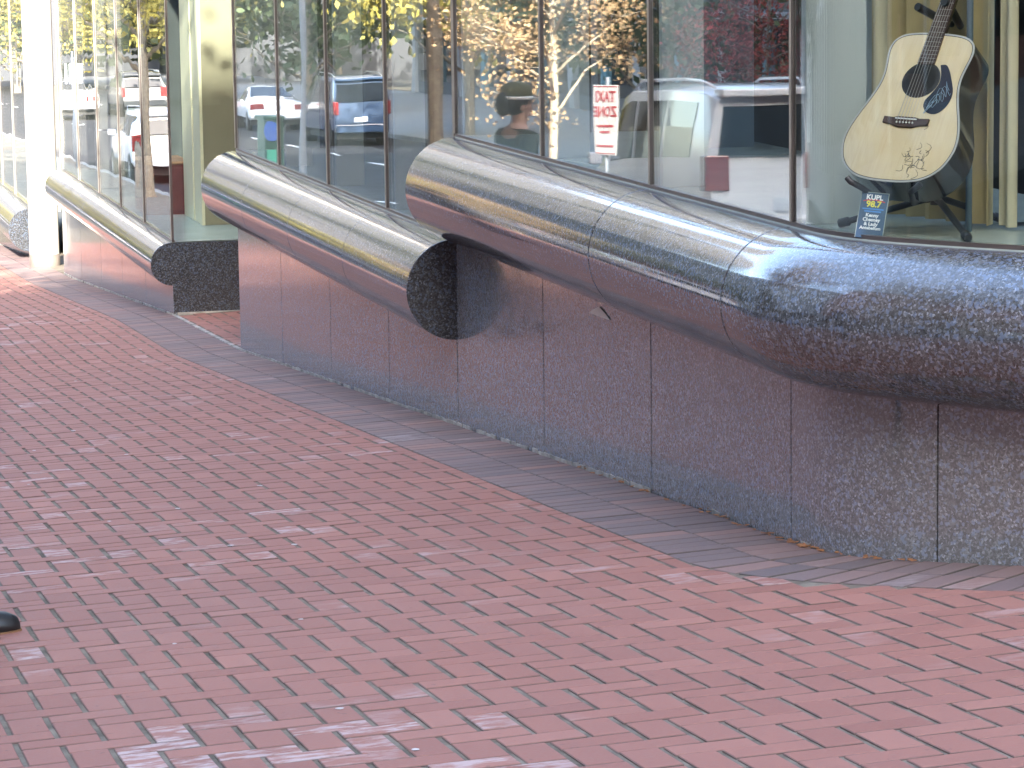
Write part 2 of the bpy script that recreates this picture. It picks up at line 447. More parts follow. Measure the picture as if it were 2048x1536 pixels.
BAYS = [  # joints (as s), tube centre z, radius, tube s-range
    dict(j=[YJ(14.455), YJ(12.85), YJ(11.262), YJ(9.672), .63, 1.9, 3.3], c=.245, r=.238, glass=[YJ(14.44), YJ(12.85), YJ(11.262), YJ(9.672), 1.9, 3.3]),
    dict(j=[YJ(20.87), YJ(19.235), YJ(17.64), YJ(16.03), YJ(14.462)], c=-.231, r=.238),
    dict(j=[YJ(31.9), YJ(30.3), YJ(28.7), YJ(27.15), YJ(25.63), YJ(24.05)], c=-1.062, r=.165),
    dict(j=[YJ(45.0), YJ(43.4), YJ(41.8), YJ(40.2), YJ(38.6), YJ(37.0), YJ(35.3)], c=-1.80, r=.239)]
ZT = 2.9
for ib, b in enumerate(BAYS):
    zs = b['c']+b['r']+.004
    for s0, s1 in zip(b['j'][:-1], b['j'][1:]):
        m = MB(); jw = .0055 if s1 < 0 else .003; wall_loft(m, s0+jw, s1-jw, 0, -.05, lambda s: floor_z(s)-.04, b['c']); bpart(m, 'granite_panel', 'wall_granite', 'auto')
    m = MB(); wall_loft(m, b['j'][0]+.02, b['j'][-1]-.02, -.02, -.09, lambda s: floor_z(s)-.05, b['c']-.01); bpart(m, 'wall_backing', 'dark_interior')
    m = MB()
    for s0, s1 in zip(b['j'][:-1], b['j'][1:]):
        k = max(4, int((s1-s0)/.09))
        for q in range(k):
            if random.random() < (.1 if s1 < -1.6 else .45 if s1 < -.2 else .88): continue
            a = s0+(s1-s0)*q/k; e = a+(s1-s0)/k*random.uniform(.75, 1.0); w = random.uniform(.002, .006)
            wall_loft(m, a, e, w, -.01, lambda s: floor_z(s)-.02, lambda s: floor_z(s)+random.uniform(-.003, .004))
    bpart(m, 'base_caulk', 'caulk')['kind'] = 'stuff'
    tj = list(b['j'])
    if ib == 0: tj = [tj[0], YJ(11.262), YJ(9.672), 2.6, 4.4]
    for s0, s1 in zip(tj[:-1], tj[1:]):
        m = MB(); gj_ = .0045 if ib == 0 else .0018; tube_seg(m, s0+gj_, s1-gj_, b['c'], b['r']); bpart(m, 'granite_tube', 'polished_granite', 'auto')
    m = MB(); tube_seg(m, tj[0]+.02, tj[-1]-.02, b['c'], b['r']-.010); bpart(m, 'tube_core', 'dark_interior', 'auto')
    m = MB(); se = tj[-1]
    if ib: m.loft([[pnt(se+q, (b['r']-.002)*cos(2*pi*i/64), b['c']+(b['r']-.002)*sin(2*pi*i/64)) for i in range(64)] for q in (-.002, .004)]); bpart(m, 'tube_end_cap', 'end_granite_shaded')
    else: m.bm.free()
    m = MB(); wall_loft(m, b['j'][0]+.01, b['j'][-1]-.01, .0, -1.15 if ib != 1 else -.9, zs-.05, zs); bpart(m, 'window_sill', 'sill_stone', 'auto')
    gj = b.get('glass', b['j'])
    m = MB(); wall_loft(m, gj[0], gj[-1], -.001, -.022, zs+.0005, zs+.013); bpart(m, 'bottom_rail', 'bronze_metal', 'auto')
    for s0, s1 in zip(gj[:-1], gj[1:]):
        m = MB(); wall_loft(m, s0+.009, s1-.009, -.006, -.014, zs+.012, ZT-.02); bpart(m, 'window_pane', 'window_glass', 'auto')
    for i, s in enumerate(gj):
        if s > 3: continue
        d = .018
        m = MB(); wall_loft(m, max(s-.007, gj[0]-.02), s+.009, -.0, -.016, zs+.014, ZT-.02); mu = bpart(m, 'mullion', 'bronze_metal')
        m = MB(); wall_loft(m, s-.003, s+.003, .005, -.001, zs+.014, ZT-.02); sub(mu, m, 'mullion_cap', 'light_metal')
        if ib < 2 and s < 1 and i > 0:
            dd = .205 if abs(s-YJ(9.672)) < .01 else .16
            m = MB(); wall_loft(m, s-.05, s-.012, -.055, -.055-dd, zs+.001, ZT-.02); bpart(m, 'window_fin', 'fin_paint')
    m = MB(); wall_loft(m, b['j'][0], b['j'][-1], .03, -.4, ZT-.02, ZT+.55); bpart(m, 'fascia_band', 'polished_granite', 'auto')
    if ib == 0:
        S1 = b['j'][-1]
# gap fillers above the two openings so that the upper storeys carry through
m = MB(); wall_loft(m, YJ(24.05)+.001, YJ(20.87)-.001, .03, -.4, ZT-.02, ZT+.55); bpart(m, 'fascia_band', 'polished_granite')
m = MB(); wall_loft(m, YJ(35.3)+.001, YJ(31.9)-.001, -.06, -.4, ZT-.02, ZT+.55); bpart(m, 'fascia_band', 'polished_granite')
m = MB(); wall_loft(m, YJ(45), 3.3, .0, -.35, ZT+.56, 11.5); up = bpart(m, 'upper_wall', 'concrete', 'auto')
for fl in range(2):
    for k in range(20):
        y = 11+k*1.7; z = ZT+1.3+fl*3.6
        m = MB(); m.box(XW-.03, XW+.01, y, y+1.2, z, z+2.0); w = bpart(m, 'upper_window', 'far_glass')
        m = MB(); m.box(XW-.05, XW+.0, y-.06, y, z-.05, z+2.05); m.box(XW-.05, XW, y+1.2, y+1.26, z-.05, z+2.05); m.box(XW-.05, XW, y, y+1.2, z-.05, z-.001); sub(w, m, 'window_frame', 'bronze_metal')
# interior shell
m = MB(); m.box(7.6, 7.7, 5, 46, -3, ZT); bpart(m, 'back_wall', 'interior_wall')
m = MB(); m.box(3.9, 7.6, 9.6, 46, ZT-.1, ZT-.03); bpart(m, 'ceiling', 'interior_wall')
m = MB(); m.box(4.2, 7.6, 9.8, 20.8, -.55, -.5); m.box(4.6, 7.6, 24.5, 46, -1.9, -1.85); bpart(m, 'interior_floor', 'dark_interior')
m = MB(); m.box(3.9, 7.6, 20.80, 20.86, -1.5, ZT); bpart(m, 'partition_wall', 'interior_wall')
m = MB(); m.box(3.36, 3.9, 20.835, 20.86, -1.46, ZT); bpart(m, 'side_wall', 'fin_paint')
m = MB(); m.box(4.1, 7.6, 14.5, 14.6, -.5, ZT); bpart(m, 'partition_wall', 'dark_interior')
m = MB(); m.box(3.6, 7.6, 31.7, 31.85, -1.85, ZT); bpart(m, 'partition_wall', 'dark_interior')
m = MB(); m.box(4.6, 4.7, 26.5, 31.69, -1.85, ZT); bpart(m, 'partition_wall', 'dark_interior')
for (x, y, w, mm_) in ((4.15, 17.6, .5, 'fin_paint'), (4.05, 13.2, .34, 'blue_rod'), (4.3, 12.2, .3, 'fin_paint'), (4.3, 15.4, .4, 'grey_pillar')):
    m = MB(); m.box(x, x+w, y, y+.12, -.45, ZT-.1); bpart(m, 'interior_panel', mm_)
# recessed doorway beside bay two
m = MB(); m.box(XW+.002, 5.2, 24.05, 24.40, gz(3.4, 24.05)+.014, -.9); bpart(m, 'wing_wall', 'end_granite_shaded', bevel=.004)
m = MB(); m.box(XW+.03, 5.2, 24.035, 24.06, gz(3.4, 24)-.02, gz(3.4, 24)+.014); bpart(m, 'base_caulk', 'caulk')
m = MB(); m.box(XW+.02, 5.2, 24.066, 24.074, -.885, ZT-.02); bpart(m, 'window_pane', 'window_glass')
m = MB(); m.box(XW+.003, 5.25, 24.06, 32, -.9, -.894); bpart(m, 'window_sill', 'sill_stone')
m = MB(); m.box(5.2, 5.26, 20.88, 24.05, -1.5, ZT); d = bpart(m, 'entrance_door', 'bronze_metal')
m = MB(); m.box(5.185, 5.199, 21.0, 22.4, -1.2, 1.2); sub(d, m, 'door_glass', 'far_glass')
m = MB(); m.box(5.185, 5.199, 22.5, 23.9, -1.2, 1.2); sub(d, m, 'door_glass', 'far_glass')
m = MB(); m.tube([(5.15, 22.3, -.6), (5.15, 22.3, .2)], .015); sub(d, m, 'door_handle', 'light_metal')
m = MB(); wall_loft(m, YJ(24.04), YJ(20.88), .012, -.016, lambda s: floor_z(s)-.02, lambda s: floor_z(s)-.006); bpart(m, 'threshold_joint', 'caulk')
# cream pillar inside bay three, its lit and shaded faces put into two colours
m = MB(); m.box(3.79, 4.3, 25.3, 25.34, -.89, ZT-.1); p_ = bpart(m, 'interior_pillar', 'cream_paint_shaded')
m = MB(); m.box(3.775, 3.789, 25.3, 26.35, -.89, ZT-.1); m.box(3.765, 3.775, 25.3, 25.42, -.89, ZT-.1); m.box(3.765, 3.775, 25.75, 25.85, -.89, ZT-.1); sub(p_, m, 'pillar_face', 'cream_paint_lit')
m = MB(); m.box(3.42, 3.66, 29.3, 29.6, -.889, -.36); m.box(3.42, 3.66, 29.3, 29.6, -.35, ZT-.1); bpart(m, 'interior_pillar', 'grey_pillar', bevel=.01)
m = MB(); m.tube([(3.79, 9.28, .487), (3.79, 9.28, ZT-.1)], .011); bpart(m, 'curtain_rod_post', 'blue_rod', True)

# red cabinet inside bay three
c = empty('cabinet', 'dark red wooden cabinet with a tan top behind the corner window of the recessed doorway', 'cabinet', (3.6, 26.5, -.894))
m = MB(); m.box(-.14, .22, -.1, .6, 0, .42); m.build('body', 'red_wood', c, bevel=.004)
m = MB(); m.box(-.16, .24, -.12, .62, .421, .445); m.build('top', 'tan_wood', c, bevel=.004)
m = MB(); m.box(-.12, .20, -.112, -.101, .03, .39); dr = m.build('door', 'red_wood', c, bevel=.003)

# white column
c = empty('column', 'round white column standing on the sidewalk between two granite bays, brightly sunlit', 'column', (3.31, 33.5, gz(3.31, 33.5)-.01))
m = MB(); m.lathe([(.155, .14), (.155, 6.6)], 48); m.build('shaft', 'white_paint', c, 'auto')
m = MB(); m.lathe([(.160, 0), (.160, .135), (.157, .139)], 48); m.build('collar', 'collar_metal', c, 'auto')

# curtains behind the guitar
def curtain(pts, col, label):
    m = MB(); n = 26; f = []
    a, b = Vector(pts[0]), Vector(pts[1]); d = (b-a); nrm = Vector((-d.y, d.x, 0)).normalized(); L = d.length
    fr = [a+d*(i/n)+nrm*(.028*sin(i/n*L/.105*2*pi+L*9)) for i in range(n+1)]
    ring = [[p+Vector((0, 0, z)) for p in fr]+[p+nrm*.006+Vector((0, 0, z)) for p in reversed(fr)] for z in (.497, 1.2, 2.75)]
    m.loft(ring); o = m.build('curtain', col, None, 'auto'); tag(o, label, 'curtain', 'curtains behind the guitar')
CP = [(3.57, 10.16, 'curtain_olive', 'dark olive curtain next to the pale window fin, leftmost behind the guitar'),
      (3.70, 9.95, 'curtain_cream', 'narrow curtain, pale yellow as a painted tree reflection, left of the guitar neck'),  # pale yellow strip stands for a tree mirrored in the glass
      (3.755, 9.84, 'curtain_olive', 'olive brown curtain hanging straight behind the guitar body'),
      (3.90, 9.33, 'curtain_cream', 'cream curtain just left of the thin blue grey post behind the guitar'),
      (3.95, 9.25, 'curtain_olive', 'brown olive curtain right of the thin blue grey post'),
      (4.02, 9.10, 'curtain_cream', 'cream curtain near the right edge of the window'),
      (4.06, 9.02, 'curtain_olive', 'olive curtain in the rightmost strip of the shop window'),
      (4.22, 8.60, 'curtain_cream', 'cream curtain beyond the right end of the window display')]
for i, (x, y, cm, lb) in enumerate(CP):
    q = CP[i+1] if i+1 < len(CP) else (4.9, 7.3)
    curtain(((x, y, 0), (q[0]-.004, q[1]+.008, 0)), cm, lb)

# ------------------------------------------------------------------ city around (what the glass and the polished stone reflect)
mat('wall_tan', (.42, .36, .28), .85, var=.12, scale=1.5)
mat('wall_grey', (.30, .30, .30), .85, var=.12, scale=1.5)
mat('wall_brick', (.27, .12, .085), .85, var=.2, scale=3)
mat('wall_dark', (.10, .105, .11), .6, var=.15, scale=1.5)
mat('white_trim', (.80, .79, .75), .6, var=.05)
mat('teal_trim', (.10, .22, .26), .5, var=.1)
mat('bark', (.20, .17, .13), .9, var=.35, scale=12, bumpv=.5)
mat('bark_pale', (.50, .43, .32), .9, var=.3, scale=14, bumpv=.4)
def leafmat(n, c):
    m, t, b = newmat(n); at = N(t, 'ShaderNodeAttribute', attribute_name='tint')
    t.links.new(ramp(t, at.outputs['Fac'], [(0, [k*.55 for k in c]), (.5, c), (1, [min(1, k*1.5) for k in c])]), b.inputs['Base Color'])
    b.inputs['Roughness'].default_value = .6
    for k in ('Transmission Weight',): b.inputs[k].default_value = 0
leafmat('leaf_gold', (.38, .26, .14)); leafmat('leaf_green', (.045, .065, .022)); leafmat('leaf_red', (.26, .045, .035)); leafmat('leaf_yellow', (.28, .24, .05))
mat('car_white', (.78, .80, .84), .25, coat=1, var=.02)
mat('car_blue', (.03, .06, .12), .25, coat=1, var=.05)
mat('car_dark', (.035, .04, .045), .25, coat=1, var=.05)
mat('car_silver', (.45, .46, .48), .28, .3, coat=1, var=.04)
mat('car_glass', (.012, .016, .022), .04, var=.1, spec=.7)
mat('tyre', (.025, .025, .026), .8)
mat('tail_red', (.22, .018, .018), .15, coat=1)
mat('lamp_clear', (.75, .75, .75), .1)
mat('plate', (.65, .70, .78), .5)
mat('kiosk_green', (.025, .10, .07), .45, var=.1)
mat('kiosk_panel', (.05, .42, .27), .45, var=.05)
mat('blue_disc', (.05, .14, .50), .45, var=.05)
mat('pole_grey', (.30, .33, .38), .5, .3, var=.1)
mat('sign_white', (.80, .80, .80), .45, var=.03)
mat('sign_red', (.50, .10, .12), .45, var=.03)

def block(name, label, x0, x1, y0, y1, zt, wall, face, trim, nw, nf, fl0=4.2, flh=3.6, zb=None, shop=None, ww=.55):
    """building with storeys of framed windows on one face ('E' looks +X, 'N' looks +Y, 'S' looks -Y)"""
    zb = zb if zb is not None else min(rz(0, y0), rz(0, y1))-.5
    b = empty(name, label, 'building', ((x0+x1)/2, (y0+y1)/2, zb))
    inv = Matrix.Translation((-(x0+x1)/2, -(y0+y1)/2, -zb))
    def part(m, n, mm, par=b, **k):
        o = m.build(n, mm, par, **k)
        if par is b: o.matrix_parent_inverse = inv
        return o
    part(MB().box(x0, x1, y0, y1, zb, zt), 'wall', wall)
    m = MB(); m.box(x0-.25, x1+.25, y0-.25, y1+.25, zt+.002, zt+.5); part(m, 'cornice', trim)
    if face == 'E': org = Vector((x1, y0, 0)); ax = Vector((0, 1, 0)); nn = Vector((1, 0, 0)); L = y1-y0
    elif face == 'N': org = Vector((x1, y1, 0)); ax = Vector((-1, 0, 0)); nn = Vector((0, 1, 0)); L = x1-x0
    else: org = Vector((x0, y0, 0)); ax = Vector((1, 0, 0)); nn = Vector((0, -1, 0)); L = x1-x0
    R = Matrix((( ax.x, -nn.x, 0, 0), (ax.y, -nn.y, 0, 0), (0, 0, 1, 0), (0, 0, 0, 1)))
    pitch = L/nw; w = pitch*ww; zg = max(rz(0, y0), rz(0, y1)) if face == 'E' else zb+.5
    h = flh*.62
    m = MB(); m.box(-w/2, w/2, -.02, .05, 0, h); wg = part(m, 'window', 'far_glass', None)
    m = MB()
    t = .13
    for bx in ((-w/2-t, -w/2, 0, h), (w/2, w/2+t, 0, h), (-w/2-t, w/2+t, -t, 0), (-w/2-t, w/2+t, h, h+t), (-.04, .04, 0, h), (-w/2, -.04, h*.5-.04, h*.5+.04), (.04, w/2, h*.5-.04, h*.5+.04)): m.box(bx[0], bx[1], -.09, -.021, bx[2], bx[3])
    fr = m.build('window_frame', trim); fr.parent = wg
    first = True
    for f in range(nf):
        for k in range(nw):
            z = zg+fl0+f*flh
            if z+h > zt-.3: continue
            o = wg if first else copy_tree(wg); first = False
            o.parent = b; o.matrix_parent_inverse = inv
            o.matrix_world = Matrix.Translation(org+ax*(pitch*(k+.5))+Vector((0, 0, z))) @ R
    if shop:
        for k in range(nw):
            y = y0+pitch*(k+.5); gz0 = rz(0, y)+.13
            m = MB(); m.box(x1-.02, x1+.03, y-pitch*.38, y+pitch*.38, gz0+.5, gz0+3.2); o = part(m, 'shop_window', 'far_glass')
            m = MB(); m.box(x1+.001, x1+.22, y+pitch*.40, y+pitch*.58, gz0-.3, gz0+3.5); part(m, 'pilaster', shop if k % 2 else trim)
            m = MB(); m.box(x1+.001, x1+.7, y-pitch*.38, y+pitch*.38, gz0+3.25, gz0+3.4); part(m, 'awning', shop)
    return b
block('office_block', 'tan office building closing the street behind the viewer', -22.9, 34, -52, -33, 32.0, 'wall_tan', 'N', 'white_trim', 11, 7, zb=-.5)
block('shadow_caster_tower', 'thin grey tower added unseen behind the viewer to shade the street', -70, -23.25, -38, -33, 60, 'wall_grey', 'N', 'white_trim', 10, 14, zb=-.5)  # unseen slab, height and edge set so its shadow covers van and street
block('brick_building', 'red brick building with white framed windows straight across the street', -34, -24, -6, 19, 22, 'wall_brick', 'E', 'white_trim', 8, 5, shop='teal_trim')
block('grey_building', 'grey building with dark shop windows across the street', -36, -24, 20, 46, 17, 'wall_grey', 'E', 'wall_dark', 9, 3, shop='wall_dark')
block('pale_building', 'slate building with white pilasters beyond the grey one across the street', -36, -24, 47, 84, 18, 'wall_dark', 'E', 'white_trim', 10, 4, shop='white_trim')
block('dark_building', 'dark building beyond the slate one far down the street', -38, -24, 86, 140, 18, 'wall_dark', 'E', 'teal_trim', 12, 4, shop='wall_grey')
mat('wall_slate_dark', (.030, .034, .042), .6, var=.2, scale=.3)
block('end_building', 'broad slate building closing the far end of the street', -46, -21, 190, 205, 58, 'wall_slate_dark', 'S', 'wall_slate', 8, 12, zb=-9)
block('sky_block_tower', 'tall slate tower added at the street end to cut the reflected sky', -20, -5.5, 196, 210, 84, 'wall_slate_dark', 'S', 'wall_grey', 5, 16, zb=-9)  # tower added, end blocks raised, to cut sky from the tube reflections
block('end_building', 'slate building right of the tall added tower at the street end', -4.5, 40, 190, 205, 52, 'wall_slate_dark', 'S', 'wall_slate', 12, 11, zb=-9)

def make_tree(name, label, x, y, z, ht, H, R, leaf, bark, tr, n, seed, lsz=.09, group=None, lean=0, cat='tree'):
    rnd = random.Random(seed)
    t = empty(name, label, cat, (x, y, z-.02), 0, group)
    m = MB(); m.tube([(0, 0, 0), (lean*.2, .02, ht*.5), (lean*.5, 0, ht), (lean*.8, .05, ht+(H-ht)*.5), (lean, 0, H*.93)], [tr*1.25, tr, tr*.85, tr*.5, tr*.12], 9)
    m.build('trunk', bark, t, 'auto')
    m = MB(); tips = []
    for i in range(15):
        a = i*2.4+rnd.uniform(-.4, .4); f = .0+.85*i/15; z0 = ht+(H-ht)*f*.8; r = R*(.55+.45*sin(pi*(.25+.6*f)))*rnd.uniform(.8, 1.1)
        p0 = Vector((lean*.5, 0, z0)); p2 = Vector((cos(a)*r+lean*.5, sin(a)*r, z0+(H-ht)*rnd.uniform(.12, .35))); p1 = (p0+p2)/2+Vector((0, 0, rnd.uniform(-.05, .2)))
        m.tube([p0, p1, p2], [tr*.38, tr*.24, tr*.07], 5)
        for q in range(4):
            b0 = p0.lerp(p2, rnd.uniform(.35, .95)); b1 = b0+Vector((rnd.uniform(-1, 1), rnd.uniform(-1, 1), rnd.uniform(-.1, .8)))*R*.36
            m.tube([b0, b1], [tr*.13, tr*.04], 4); tips.append((b0+b1)/2); tips.append(b1)
        tips.append(p2)
    m.build('branches', bark, t, True)['kind'] = 'stuff'
    bm = bmesh.new(); lay = bm.verts.layers.float.new('tint')
    for i in range(n):
        c = rnd.choice(tips); cl = (hash((round(c.x, 2), round(c.y, 2), seed)) % 100)/100
        p = c+Vector((rnd.gauss(0, 1), rnd.gauss(0, 1), rnd.gauss(0, .8)))*R*.155
        e = Euler((rnd.uniform(0, 6.3), rnd.uniform(0, 6.3), rnd.uniform(0, 6.3))).to_matrix(); sz = lsz*rnd.uniform(.6, 1.4)
        vs = [bm.verts.new(p+e @ Vector(v)*sz) for v in ((-.5, 0, 0), (-.1, -.34, .05), (.5, 0, 0), (-.1, .34, .05))]
        tv = min(1, max(0, .25+.5*cl+rnd.gauss(0, .2)))
        for v in vs: v[lay] = tv
        bm.faces.new(vs)
    me = bpy.data.meshes.new('crown'); bm.to_mesh(me); bm.free(); me.materials.append(MATS[leaf]); o = bpy.data.objects.new('crown', me); COL.objects.link(o); o.parent = t; o['kind'] = 'stuff'
    return t
GT = 'young street trees along the kerb'
def kt(y, label, leaf, **k):
    a = dict(ht=1.7, H=4.8, R=1.35, bark='bark', tr=.06, n=2600, seed=int(y*7), lsz=.12); a.update(k)
    make_tree('street_tree', label, a.pop('x', -2.0), y, gz(-2, y), leaf=leaf, group=GT, **a)
kt(32.0, 'slender young tree with golden autumn leaves and pale trunk beside the taxi sign', 'leaf_gold', x=-1.75, bark='bark_pale', tr=.047, n=8500, lsz=.042, ht=1.5, R=1.05, H=4.6)
kt(15.8, 'tall street tree with high golden crown, nearest the doorway on the kerb', 'leaf_gold', ht=4.0, H=9.0, R=2.8, tr=.09, n=6000, lsz=.14)
kt(9.0, 'street tree with thin golden crown on the kerb beside the long granite tube', 'leaf_yellow', ht=3.8, H=9, R=3.4, tr=.1, n=5000, lsz=.14)
kt(1.0, 'street tree with sparse green crown on the kerb near the viewer', 'leaf_green', ht=4.0, H=9.5, R=3.4, tr=.11, n=5000, lsz=.14)
kt(38.6, 'tall dark green street tree on the kerb beyond the white van', 'leaf_green', ht=4.2, H=11, R=3.8, tr=.085, n=11000, lsz=.11)
kt(66, 'yellow leaved street tree behind the white hatchback', 'leaf_yellow', ht=2.5, H=8, R=2.4, tr=.14, n=8000, lsz=.105)
kt(84, 'bright yellow street tree near the dark estate car', 'leaf_yellow', ht=2.2, H=8, R=2.6, tr=.16, n=8000, lsz=.12)
make_tree('small_maple', 'small red leaved maple across the street, reflected above the white van', -13.9, 61, rz(-14, 61)+.12, 1.6, 4.4, 1.9, 'leaf_red', 'bark', .06, 5000, 61, .075)
for i, (x, y, lf, lb) in enumerate([(-15, 52, 'leaf_green', 'dark green tree on the far pavement opposite the parking kiosk'), (-15.2, 72, 'leaf_green', 'dark green tree on the far pavement before the slate building'),
    (-15, 92, 'leaf_yellow', 'yellow tree on the far pavement before the dark building'), (-15, 118, 'leaf_green', 'tall dark tree far down the far pavement'), (-14.8, 140, 'leaf_yellow', 'yellow tree at the far end of the far pavement'), (-15, 30, 'leaf_green', 'green tree on the far pavement before the grey building'), (-8, 160, 'leaf_green', 'broad dark tree where the street ends'), (-15, 8, 'leaf_gold', 'golden tree on the far pavement before the red brick building')]):
    make_tree('shade_tree', lb, x, y, rz(x, y)+.12, (1.0 if lf == 'leaf_green' else 1.8), 9.5, 3.6, lf, 'bark', .17, 5200, 90+i, .25, 'trees on the far pavement')

for i, (x, y, lb) in enumerate([(-34, 172, 'dark tree before the slate buildings, farthest left in the real street'), (-26, 168, 'dark tree in front of the broad slate building'), (-19, 174, 'dark tree in front of the tall added slate tower'), (-12, 168, 'dark tree at the foot of the tall added tower, nearest the roadway'), (-3, 172, 'dark tree on the building side at the street end')]):
    make_tree('shade_tree', lb, x, y, g(y)-.3, .8, 11, 5, 'leaf_green', 'bark', .2, 2600, 190+i, .6, 'trees at the end of the street')
# ---- vehicles
def lerp(a, b, t): return a+(b-a)*t
def make_car(kind, label, x, y, paint, rz_=0, group='cars in the street', sc=1.0, name='parked_car', catg='car'):
    if kind == 'van':
        ST = [(0, .42, 1.22, 1.92, .85, .90, .74), (.22, .36, 1.22, 1.98, .90, .93, .79), (1.2, .34, 1.2, 2.01, .91, .94, .80), (2.9, .34, 1.15, 2.01, .91, .94, .80), (3.45, .34, 1.12, 1.93, .90, .92, .76), (4.3, .34, 1.08, 1.13, .89, .89, .80), (4.95, .38, .95, .99, .86, .83, .7), (5.15, .45, .74, .79, .76, .7, .6)]
        rake = .16; sw = [(.45, 1.45), (1.55, 2.55), (2.65, 3.5)]; ws = (3.47, 4.28); wheels = (.95, 4.15); rw = True
    elif kind == 'suv':
        ST = [(0, .45, 1.08, 1.58, .82, .86, .66), (.2, .4, 1.08, 1.68, .87, .89, .70), (1.0, .36, 1.06, 1.72, .88, .90, .72), (2.4, .36, 1.03, 1.70, .88, .90, .71), (2.9, .36, 1.02, 1.62, .87, .89, .68), (3.55, .36, 1.0, 1.04, .87, .87, .76), (4.35, .4, .92, .96, .84, .82, .68), (4.55, .46, .74, .78, .75, .7, .6)]
        rake = .42; sw = [(.35, 1.0), (1.08, 2.0), (2.08, 2.95)]; ws = (2.92, 3.53); wheels = (.85, 3.6); rw = True
    else:
        ST = [(0, .45, .90, .97, .78, .78, .68), (.12, .36, .93, 1.01, .84, .84, .72), (.75, .32, .94, 1.06, .88, .88, .74), (1.0, .32, .95, 1.09, .88, .88, .72), (1.75, .32, .95, 1.41, .88, .88, .60), (2.7, .32, .94, 1.42, .88, .88, .60), (3.4, .32, .93, 1.0, .88, .87, .72), (4.4, .36, .82, .87, .85, .82, .66), (4.65, .44, .66, .70, .76, .7, .58)]
        rake = .1; sw = [(1.4, 2.05), (2.12, 2.95)]; ws = (2.72, 3.38); wheels = (.85, 3.65); rw = False
    def sec(yy):
        for a, b in zip(ST[:-1], ST[1:]):
            if yy <= b[0]: t = (yy-a[0])/(b[0]-a[0]); return [lerp(p, q, t) for p, q in zip(a, b)]
        return list(ST[-1])
    def half(st, rk):
        yy, zb, zt, zr, wb, wl, wr = st
        P = [(wb*.86, zb), (wb, zb+.1), (wb+.012, (zb+zt)/2), (wl, zt), ((wl+wr)/2+.015, (zt+zr-.06)/2), (wr, zr-.06), (wr*.82, zr-.01), (wr*.4, zr+.015)]
        return [(px, yy+max(0, pz-zt)*rk, pz) for px, pz in P]
    c = empty(name, label, catg, (x, y, rz(0, y)), rz_, group); c.scale = (sc, sc, sc)
    # pitch the car to the slope of the road
    c.rotation_euler = (math.atan((rz(0, y+3)-rz(0, y))/3)*cos(rz_), 0, rz_)
    rings = []
    for i, st in enumerate(ST):
        h = half(st, rake if i <= 1 else 0); rings.append(h+[(-px, py, pz) for px, py, pz in reversed(h)])
    m = MB(); m.loft(rings); body = m.build('body', paint, c, 'auto', bevel=.012)
    for a, e in sw:
        for sd in (1, -1):
            r = []
            for q in range(5):
                yy = lerp(a, e, q/4); st = sec(yy); h = half(st, rake*max(0, 1-yy/.3) if yy < .3 else 0)
                p0, p1, p2 = Vector(h[3]), Vector(h[4]), Vector(h[5]); lo = p0.lerp(p1, .12); hi = p1.lerp(p2, .72)
                o1 = Vector((.007, 0, 0)); r.append([Vector((v.x*sd, v.y, v.z)) for v in (lo+o1, p1+o1, hi+o1, hi-o1*2, p1-o1*2, lo-o1*2)])
            m = MB(); m.loft(r); m.build('side_window', 'car_glass', c)
    s0, s1 = sec(ws[1]), sec(ws[0]); m = MB()
    m.loft([[(-sx*k, yy, zz+dz) for sx, yy, zz in ((s0[6]*.92, ws[1], s0[3]-.01), (s1[6]*.92, ws[0], s1[3]-.05))]+[(sx*k, yy, zz+dz) for sx, yy, zz in ((s1[6]*.92, ws[0], s1[3]-.05), (s0[6]*.92, ws[1], s0[3]-.01))] for k, dz in ((1, .0), (1, .035))])
    m.build('windscreen', 'car_glass', c)
    st = ST[0]
    if rw:
        z0, z1 = st[2]+.05, st[3]-.13; f = lambda z: max(0, z-st[2])*rake
        m = MB(); m.loft([[(-st[5]*.86, f(z0)-.012, z0), (st[5]*.86, f(z0)-.012, z0), (st[6]*.93, f(z1)-.012, z1), (-st[6]*.93, f(z1)-.012, z1)], [(-st[5]*.86, f(z0)+.03, z0), (st[5]*.86, f(z0)+.03, z0), (st[6]*.93, f(z1)+.03, z1), (-st[6]*.93, f(z1)+.03, z1)]])
        m.build('rear_window', 'car_glass', c, bevel=.01)
        m = MB(); m.box(-st[6]*.98, st[6]*.98, f(st[3])-.16, f(st[3])+.15, st[3]-.035, st[3]+.05); m.build('spoiler', paint, c, bevel=.02)
        zt0, zt1 = st[2]-.32, st[2]+.06
    else:
        a, e = ST[3], ST[4]; m = MB()
        m.loft([[(-a[6]*.9, a[0]+.03, a[3]+.0+d), (a[6]*.9, a[0]+.03, a[3]+.0+d), (e[6]*.93, e[0]-.04, e[3]-.03+d), (-e[6]*.93, e[0]-.04, e[3]-.03+d)] for d in (0, .03)]); m.build('rear_window', 'car_glass', c)
        zt0, zt1 = st[2]-.2, st[2]-.02
